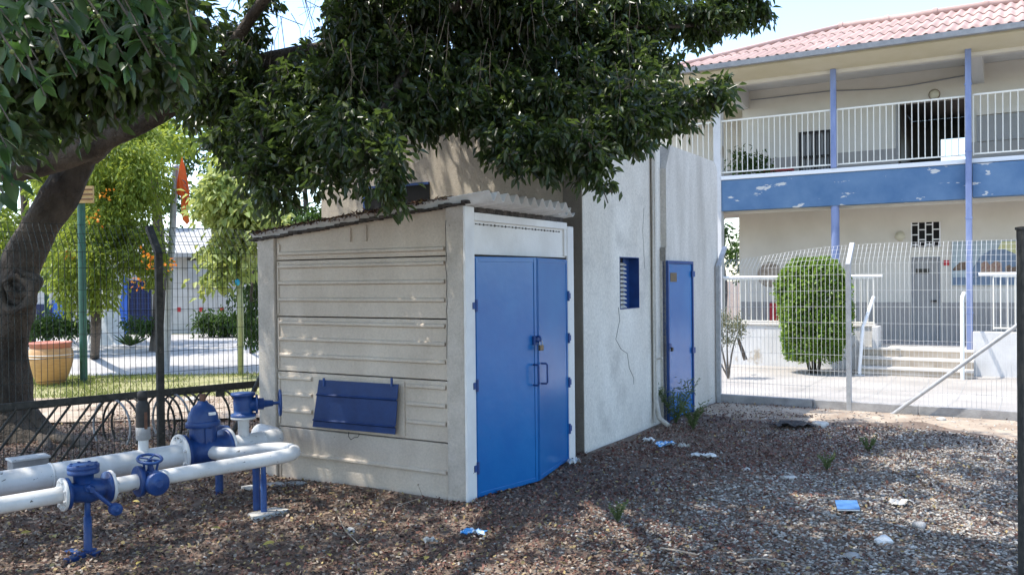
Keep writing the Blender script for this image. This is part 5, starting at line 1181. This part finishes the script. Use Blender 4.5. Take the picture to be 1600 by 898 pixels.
# big clay pot
pb = onZ(80, 601, 0.012); pot = thing('clay_pot', pb, 'large honey coloured glazed clay pot with red rim on the grass behind the left fence', 'pot')
ph = .70
mb = MB(); mb.lathe(pb, ZV, [(.17, 0), (.22, .06), (.28, .20), (.325, .36), (.34, .48), (.325, .57), (.30, .61)], 36); mb.lathe(pb, ZV, [(.29, .612), (.27, .60), (.2, .3)], 36); mb.build('bowl', M['terracotta'], pot)
mb = MB(); mb.lathe(pb, ZV, [(.285, .605), (.31, .62), (.305, .66), (.325, .68), (.325, .70), (.29, .705), (.275, .69)], 36); mb.build('rim', M['terracotta_rim'], pot)
mb = MB(); mb.torus(pb+ZV*.50, ZV, .338, .006, 40, 6); mb.torus(pb+ZV*.455, ZV, .340, .005, 40, 6); mb.build('glaze_bands', M['white'], pot)
# poles
gp = onZ(131, 598, 0); gpt = thing('green_pole', gp, 'tall dark green steel pole on the grass right of the clay pot', 'pole'); mb = MB(); mb.tube([gp-ZV*.1, gp+ZV*3.1], .062, 14); mb.build('pole', M['pole_green'], gpt)
mb = MB(); mb.box(onY(118,318,gp.y)-V((0,.1,0)), V((.34,0,0)), V((0,.05,0)), ZV*.28); yb = mb.build('slatted_board', M['yellow_board'], gpt)
mb = MB()
for i in range(3): mb.box(onY(118,318,gp.y)-V((.002,.112,-.05-i*.08)), V((.344,0,0)), V((0,.01,0)), ZV*.02)
mb.build('slat_line', M['rust'], yb)
g2 = onZ(74, 540, 0); one(MB().tube([g2-ZV*.1, g2+ZV*2.6], .06, 12), 'green_pole', M['pole_green'], g2, 'thin dark green pole standing further back, left of the blue door post', 'pole')
fb_ = onZ(258.5, 580, 0); ft = onY(274.5, 262, fb_.y); fpo = thing('flagpole', fb_, 'slightly leaning light grey flagpole in the garden', 'flagpole'); mb = MB(); mb.tube([fb_-ZV*.1, fb_, ft], [.075,.075,.055], 14); mb.build('pole', M['galv'], fpo); mb = MB(); mb.ball(ft, .065, 12, 8); mb.build('cap', M['galv'], fpo)
fg = [(284,245),(289,262),(292,278),(296,300),(294,318),(292,330),(296,346),(292,351),(285,343),(283,325),(283,307),(277,303),(276,290),(279,268)]
flg = thing('flag', onY(284, 250, fb_.y), 'orange flag hanging folded from the light grey flagpole', 'flag')
mb = MB(); Yf = fb_.y
ctr = [onY(x, y, Yf-.05+.05*math.sin(i*1.3)) for i, (x, y) in enumerate(fg)]
mb.prism([ctr[i] for i in range(len(ctr))], V((0,.012,0)))
mb.build('cloth', M['orange'], flg)
mb = MB()
for i, (x, y) in enumerate(((288,284),(290,292),(287,298),(291,303),(288,309))): mb.tube([onY(x-3, y-3, Yf-.12), onY(x+1, y, Yf-.125), onY(x+3, y+4, Yf-.12)], .008, 5)
mb.build('print', M['cloth_dark'], flg)
mb = MB(); mb.tube([onY(283,262,Yf-.02), onY(277,290,Yf-.02), onY(273,300,Yf)], .012, 6); mb.build('halyard', M['galv'], flg)
# white garden building with blue doors
HY = 27.5; bt = onZ(300, 521, 0); HY = bt.y
def hx(px): return onY(px, 480, HY).x
hz = lambda y, px=300: onY(px, y, HY).z
house = thing('garden_building', V((hx(200), HY, 0)), 'low white building with blue doors and grey sloping roof beyond the garden path', 'building')
def hb(name, x0, x1, y0, y1, z0, z1, m_, par=None, bev=0): mb = MB(); mb.box(V((x0, HY+y0, z0)), V((x1-x0,0,0)), V((0,y1-y0,0)), ZV*(z1-z0)); return mb.build(name, M[m_], par or house, bevel=bev)
zt = hz(402); X0, X1 = hx(-220), hx(480)
hb('wall', X0, X1, 0, .25, -.1, zt, 'bwall')
mb = MB()
for i in range(7): mb.box(V((X0, HY-.006, .45*i+.3)), V((X1-X0,0,0)), V((0,.005,0)), ZV*.018)
for i in range(46): mb.box(V((X0+.9*i, HY-.0075, .01)), V((.018,0,0)), V((0,.0014,0)), ZV*(zt-.05))
mb.build('wall_joints', M['bwall_line'], house)
mb = MB(); mb.prism([V((X0, HY-.5, zt+.0)), V((X0, HY-.5, zt+.12)), V((X0, HY+3, zt+1.15)), V((X0, HY+3, zt))], V((X1-X0,0,0))); mb.build('roof', M['roofgrey'], house)
dd = hb('door', hx(203), hx(237), -.03, .0, 0, hz(438,220), 'navy'); mb = MB()
for i in range(9): x = hx(203)+(hx(237)-hx(203))*i/8; mb.box(V((x, HY-.05, 0)), V((.015,0,0)), V((0,.015,0)), ZV*hz(438,220))
for i in range(12): mb.box(V((hx(203), HY-.056, .18*i+.1)), V((hx(237)-hx(203),0,0)), V((0,.005,0)), ZV*.012)
mb.build('grille', mat('blue_grille_bar', (.03,.06,.2)), dd)
hb('door_panel', hx(185), hx(200), -.06, -.002, 0, hz(436,190), 'bright_blue'); hb('door_panel', hx(83), hx(101), -.06, -.002, 0, hz(468,90), 'bright_blue'); hb('door_panel', hx(196), hx(201), -.12, -.062, 0, hz(430,198), 'bright_blue')
hb('dark_doorway', hx(172), hx(184), -.05, -.002, 0, hz(440,178), 'navy'); hb('dark_doorway', hx(58), hx(82), -.05, -.002, .3, hz(475,70), 'navy'); hb('dark_doorway', hx(102), hx(112), -.05, -.002, 0, hz(470,105), 'navy')
aw = hb('window_shade', hx(299), hx(336), -.30, -.01, hz(443,315), hz(405,315), 'roofgrey', bev=.02); hb('shade_edge', hx(299), hx(336), -.34, -.302, hz(407,315), hz(403,315), 'steel_dark', aw)
for x in (280, 314.5, 347): hb('red_tile', hx(x-3), hx(x+2.5), -.02, -.008, hz(487,x), hz(480,x), 'red')
# upper storey further right, half hidden
hb('upper_wall', hx(318), hx(352), 1.0, 3.4, zt+.3, hz(338,330), 'concrete')
# rounded boulder at the rack and stones by the fence
for i, (x, y, Y, r, lb) in enumerate(((293,612,9.6,.09,'rounded pale stone seen through the left fence beside the steel post'),)):
    q = onY(x, y, Y); q.z = .05; 
# ---------------- plants in front of the school ----------------
def surf_pts(n, fn):
    out = []; ax = []
    for _ in range(n):
        p, d = fn(); out.append(p); ax.append(d)
    return np.array(out), np.array(ax)
bc = onZ(1271, 573, -.28); bcY = 17.45; c = onY(1271, 480, bcY); bush = thing('clipped_bush', V((c.x, bcY, -.3)), 'bright green clipped rounded columnar bush in front of the school wall', 'bush')
ztp = onY(1271, 406, bcY).z; zbt_ = onY(1271, 562, bcY).z; hw = .635
rbb = random.Random(17)
def fnb():
    tt = rbb.random(); q = rbb.uniform(0, 2*math.pi); zz = zbt_+(ztp-zbt_)*tt
    prof = .74+.27*math.sin(min(tt/.55,1)*math.pi/2) if tt < .62 else math.sqrt(max(.02, 1-((tt-.62)/.40)**2.6))
    prof *= 1+.06*math.sin(q*3+zz*3)+.05*math.sin(q*5-zz*5); r_ = hw*prof*(1-abs(rbb.gauss(0,.045)))
    if rbb.random() < .25: r_ *= rbb.random()**.5
    if rbb.random() < .05: r_ *= 1.12
    return (c.x+r_*math.cos(q), bcY+r_*math.sin(q), zz), (math.cos(q), math.sin(q), .5)
P_, A_ = surf_pts(3000, fnb); v, f = tuft_leaves(P_, A_, 7, .072, .046, jitter=.02, droop=-.1, spread=.8); arr_obj('foliage', v, f, M['bush_leaf'], bush)
mb = MB()
for i in range(6): q = i*1.05; skin(mb, [V((c.x+.06*math.cos(q), bcY+.06*math.sin(q), -.35)), V((c.x+.15*math.cos(q), bcY+.15*math.sin(q), zbt_+.1)), V((c.x+.2*math.cos(q), bcY+.2*math.sin(q), zbt_+1.2))], [.035,.025,.01], 7, .05, i)
mb.build('stems', M['bark'], bush)
b0 = onY(1138, 560, 16.6); b0.z = -.28
leafy('dry_shrub', b0, 'sparse grey green shrub with bare stems beside the white block building', 'bush', bl_px([(1138,500,16.6,.26,.8),(1120,508,16.6,.2,.8),(1155,512,16.6,.16,.8),(1132,525,16.6,.22,.7)], 3, 14), 60, 6, .05, .028, 'dry_leaf', [[b0, o(1128,545,16.6), o(1122,515,16.6)], [b0, o(1145,545,16.6), o(1155,515,16.6)], [b0, o(1136,540,16.6), o(1138,505,16.6)], [b0, o(1118,550,16.6), o(1113,520,16.6)]], [[.022,.016,.006]]*4, tm='twig')
q = onY(1160, 540, 17.2); mb = MB(); mb.tube([onY(1165,562,17.2), onY(1153,528,17.3)], [.045,.03], 8); one(mb, 'cut_stump', M['bark'], onY(1165,562,17.2), 'leaning cut grey stem right of the sparse shrub', 'stump')
# gallery plants upstairs at the left end
leafy('gallery_plant', G(A0i+.35, FBs+.7, zbt), 'dark leafy pot plant behind the left end of the upstairs railing', 'plant', [(tuple(G(A0i+.35, FBs+.7, zbt+.45)), .28, .9), (tuple(G(A0i+.7, FBs+.7, zbt+.35)), .24, .8)], 60, 6, .13, .04, 'deep_leaf', [[G(A0i+.35, FBs+.7, zbt), G(A0i+.35, FBs+.7, zbt+.4)]], [[.03,.02]])
# weeds at the narrow blue door and in the yard
def weed(px, py, h, n, label, seed):
    p = onZ(px, py, 0); p.z = float(gz(p.x, p.y)); r_ = random.Random(seed); w_ = thing('weed', p, label, 'weed', 'weeds growing in the yard'); mb = MB(); pos = []; dr2 = []
    for i in range(n):
        q = r_.uniform(0, 6.28); l = h*r_.uniform(.5, 1.05); tip = p+V((math.cos(q)*l*.55, math.sin(q)*l*.55, l)); mid = (p+tip)/2+V((0,0,l*.12)); mb.tube([p, mid, tip], [.003,.0022,.001], 4, caps=False)
        for k in range(16):
            tt = r_.uniform(.15, 1); b = p+(mid-p)*2*tt if tt < .5 else mid+(tip-mid)*(2*tt-1); pos.append(tuple(b)); dr2.append((r_.gauss(0,1), r_.gauss(0,1), r_.gauss(.4,.6)))
    mb.build('stems', M['weed'], w_); P2 = np.array(pos); n2 = len(P2); v, f = leaves(P2, unit(np.array(dr2)), rand_dirs(n2), h*.10*(.6+rng.random(n2)), .012); arr_obj('leaves', v, f, M['weed'], w_)
weed(1056, 662, .52, 26, 'tallest feathery green weed at the foot of the narrow blue door', 1)
weed(1083, 672, .34, 24, 'bushy weed just right of the narrow blue door', 2)
weed(965, 815, .16, 14, 'small weed between gravel below the double doors', 3)
weed(1292, 735, .15, 16, 'small pale weed in the middle of the yard', 4)
weed(1357, 705, .16, 18, 'small weed nearest the diagonal fence brace', 5)
# ---------------- rubbish and small things on the ground ----------------
def gpt(px, py, up=.02): p = onZ(px, py, .0); p.z = float(gz(p.x, p.y))+up; return p
def crumple(name, px, py, sx, sy, h, m_, label, cat, seed, rot=.3):
    p = gpt(px, py, .025); r_ = random.Random(seed); mb = MB(); nx, ny = 9, 6; c, s = math.cos(rot), math.sin(rot)
    vs = []
    for j in range(ny):
        for i in range(nx):
            x = (i/(nx-1)-.5)*sx*(1+.15*r_.gauss(0,1)*(j in (0, ny-1))); y = (j/(ny-1)-.5)*sy*(1+.2*r_.gauss(0,1)*(i in (0, nx-1))); z = h*r_.random()*(1 if 0 < i < nx-1 else .5)
            vs.append(p+V((x*c-y*s, x*s+y*c, z)))
    n = len(vs); vs += [v-ZV*.004 for v in vs]
    fs = [(j*nx+i, j*nx+i+1, (j+1)*nx+i+1, (j+1)*nx+i) for j in range(ny-1) for i in range(nx-1)]; fs += [tuple(n+q for q in f[::-1]) for f in fs]
    mb.add(vs, fs); return one(mb, name, M[m_], p, label, cat)
crumple('snack_wrapper', 738, 835, .16, .07, .035, 'wrap_blue', 'crumpled blue and white snack wrapper in front of the double doors', 'wrapper', 1, .0)
crumple('plastic_scrap', 1014, 690, .12, .07, .04, 'plastic_white', 'torn white plastic scrap at the foot of the whitewashed wall', 'rubbish', 2)
crumple('plastic_scrap', 1040, 697, .20, .09, .05, 'wrap_blue', 'pale blue and white crumpled bag below the drainpipe', 'rubbish', 3)
crumple('paper_scrap', 1070, 699, .09, .06, .04, 'stone', 'beige crumpled paper right of the pale blue bag', 'rubbish', 4)
crumple('plastic_bag', 1240, 667, .42, .26, .05, 'black', 'flattened black plastic bag near the right fence', 'bag', 5, .1)
crumple('plastic_bag', 1100, 717, .22, .08, .04, 'plastic_white', 'flattened greyish plastic strip in front of the weeds', 'bag', 6, -.2)
crumple('plastic_scrap', 1407, 793, .16, .09, .03, 'gravel', 'thin grey plastic scrap right of the blue card', 'rubbish', 7)
crumple('plastic_scrap', 896, 727, .10, .07, .05, 'plastic_white', 'small white crumpled scrap at the right door post', 'rubbish', 8)
crumple('plastic_scrap', 672, 848, .07, .06, .03, 'stone', 'small pale crumpled scrap left of the snack wrapper', 'rubbish', 10)
p = gpt(1324, 801, .03); bk_ = thing('blue_booklet', p, 'thin blue booklet lying flat on the gravel', 'booklet'); mb = MB(); ux = V((.98,-.16,.02)).normalized(); uy = V((.28,.96,.03)).normalized(); mb.cbox(p, ux*.145, uy*.215, ux.cross(uy)*.010); mb.build('pages', M['white'], bk_); mb = MB(); mb.cbox(p+ux.cross(uy)*.0075, ux*.15, uy*.22, ux.cross(uy)*.004); mb.build('cover', M['litterblue'], bk_)
def rock(px, py, r, label, seed, sc=(1,.8,.55), m_='stone'):
    p = gpt(px, py, r*.25); r_ = random.Random(seed); mb = MB(); mb.ball(p, r, 11, 8, sc)
    ph = [r_.uniform(0,6) for _ in range(5)]
    for i, v in enumerate(mb.v):
        d = V(v)-p; q = 1+.14*math.sin(d.x/r*3+ph[0])*math.cos(d.y/r*3+ph[1])+.10*math.sin(d.z/r*5+ph[2]+d.x/r*4); mb.v[i] = tuple(p+d*q)
    mb.sm = [False]*len(mb.sm)
    return one(mb, 'stone', M[m_], p, label, 'stone', 'loose stones in the yard')
rock(1380, 846, .058, 'largest white stone, lower right beyond the blue booklet', 1, m_='plastic_white')
rock(1331, 866, .05, 'grey stone just below left of the largest white stone', 2, m_='concrete')
rock(1281, 667, .09, 'pale stone right of the black plastic bag', 3)
rock(1436, 825, .05, 'grey stone right above the largest white stone', 4, m_='concrete')
rock(942, 812, .025, 'small pale stone left of the small weed', 5)
rock(1232, 751, .05, 'flat pale stone in the middle of the gravel', 6, (1.3,.8,.4))
rock(1166, 736, .04, 'pale stone between the weeds and the gravel', 7)
rock(548, 832, .035, 'beige stone in the litter left of the snack wrapper', 8)
rock(463, 757, .05, 'flat pale stone at the foot of the long shed wall', 9, (1.8,.7,.4), 'concrete')
rock(430, 760, .06, 'larger flat stone nearest the left shed pillar', 10, (1.8,.8,.35), 'concrete')
rock(1060, 648, .04, 'whitish stone under the tallest weed', 11)
rock(1470, 660, .05, 'small stone in the sunny patch by the right fence', 12)
rock(300, 628, .09, 'rounded stone behind the left fence', 13)
def stick(pts, r, label, seed, m_='twig'):
    P = [gpt(x, y, .03+.01*i % .02) for i, (x, y) in enumerate(pts)]; mb = MB(); mb.tube(P, [r*(1-.5*i/len(P)) for i in range(len(P))], 6); return one(mb, 'twig', M[m_], P[0], label, 'twig', 'dry twigs lying on the yard')
M['twig_pale'] = mat('pale_dry_twig', (.30,.24,.18), (.4,.33,.26), 20, .9)
stick([(1032,868),(1060,874),(1090,877)], .006, 'thin pale dry twig, left one of two below the double doors', 1, 'twig_pale')
stick([(1150,884),(1190,882),(1235,883)], .006, 'straight pale dry twig at the bottom edge, right of the other twig', 2, 'twig_pale')
stick([(612,815),(618,800),(635,790),(655,786)], .004, 'thin curved dry stem in front of the long shed wall', 3, 'twig_pale')
stick([(528,815),(540,840),(560,855)], .004, 'thin bent dry stem left of the beige stone', 4, 'twig_pale')
stick([(1250,795),(1275,790),(1300,788)], .005, 'short dry twig left of the blue booklet', 5, 'twig_pale')
p = gpt(660, 782, 0); mb = MB(); mb.tube([p, p+V((-.01,0,.07)), p+V((-.03,0,.12))], [.003,.0025,.002], 5); mb.ball(p+V((-.03,0,.125)), .008, 8, 6); one(mb, 'dry_seedling', M['twig_pale'], p, 'upright dry seedling stem against the foot of the shed wall', 'seedling')
# a few yellow fallen leaves, each one lying loose
YM = mat('yellow_fallen_leaf', (.42,.34,.08), (.32,.24,.05), 30, .6)
base = None
pts = [(84,843,'yellow leaf right of the blue support foot'),(32,842,'yellow leaf left of the blue support post'),(207,787,'yellow leaf under the small handwheel valve'),(213,889,'yellow leaf nearest the bottom left of the yard'),(448,891,'narrow yellow leaf at the bottom edge below the shed'),(430,856,'yellow leaf in the litter in front of the shed wall'),(471,861,'yellow leaf just right of its neighbour in front of the shed wall'),(516,877,'long yellow leaf left of the brown curled one'),(664,884,'large curled yellowish leaf below the pale scrap'),(345,835,'small yellow leaf between the two pipe supports'),(300,770,'yellow leaf below the pipes'),(438,858,'tiny yellow leaf')]
for i, (x, y, lb) in enumerate(pts[:11]):
    p = gpt(x, y, .036); q = random.Random(i); th_ = q.uniform(0, 6.28); v, f = big_leaves(np.array([tuple(p)]), np.array([[math.cos(th_), math.sin(th_), .12]]), np.array([[q.gauss(0,.2), q.gauss(0,.2)-.2, 1.]]), np.array([q.uniform(.06,.085)]), np.array([.032]))
    mb = MB(); mb.v = [tuple(a) for a in v]; mb.f = [tuple(int(k) for k in a) for a in f]; mb.sm = [True]*len(mb.f); one(mb, 'fallen_leaf', YM, p, lb, 'leaf', 'yellow fallen leaves')
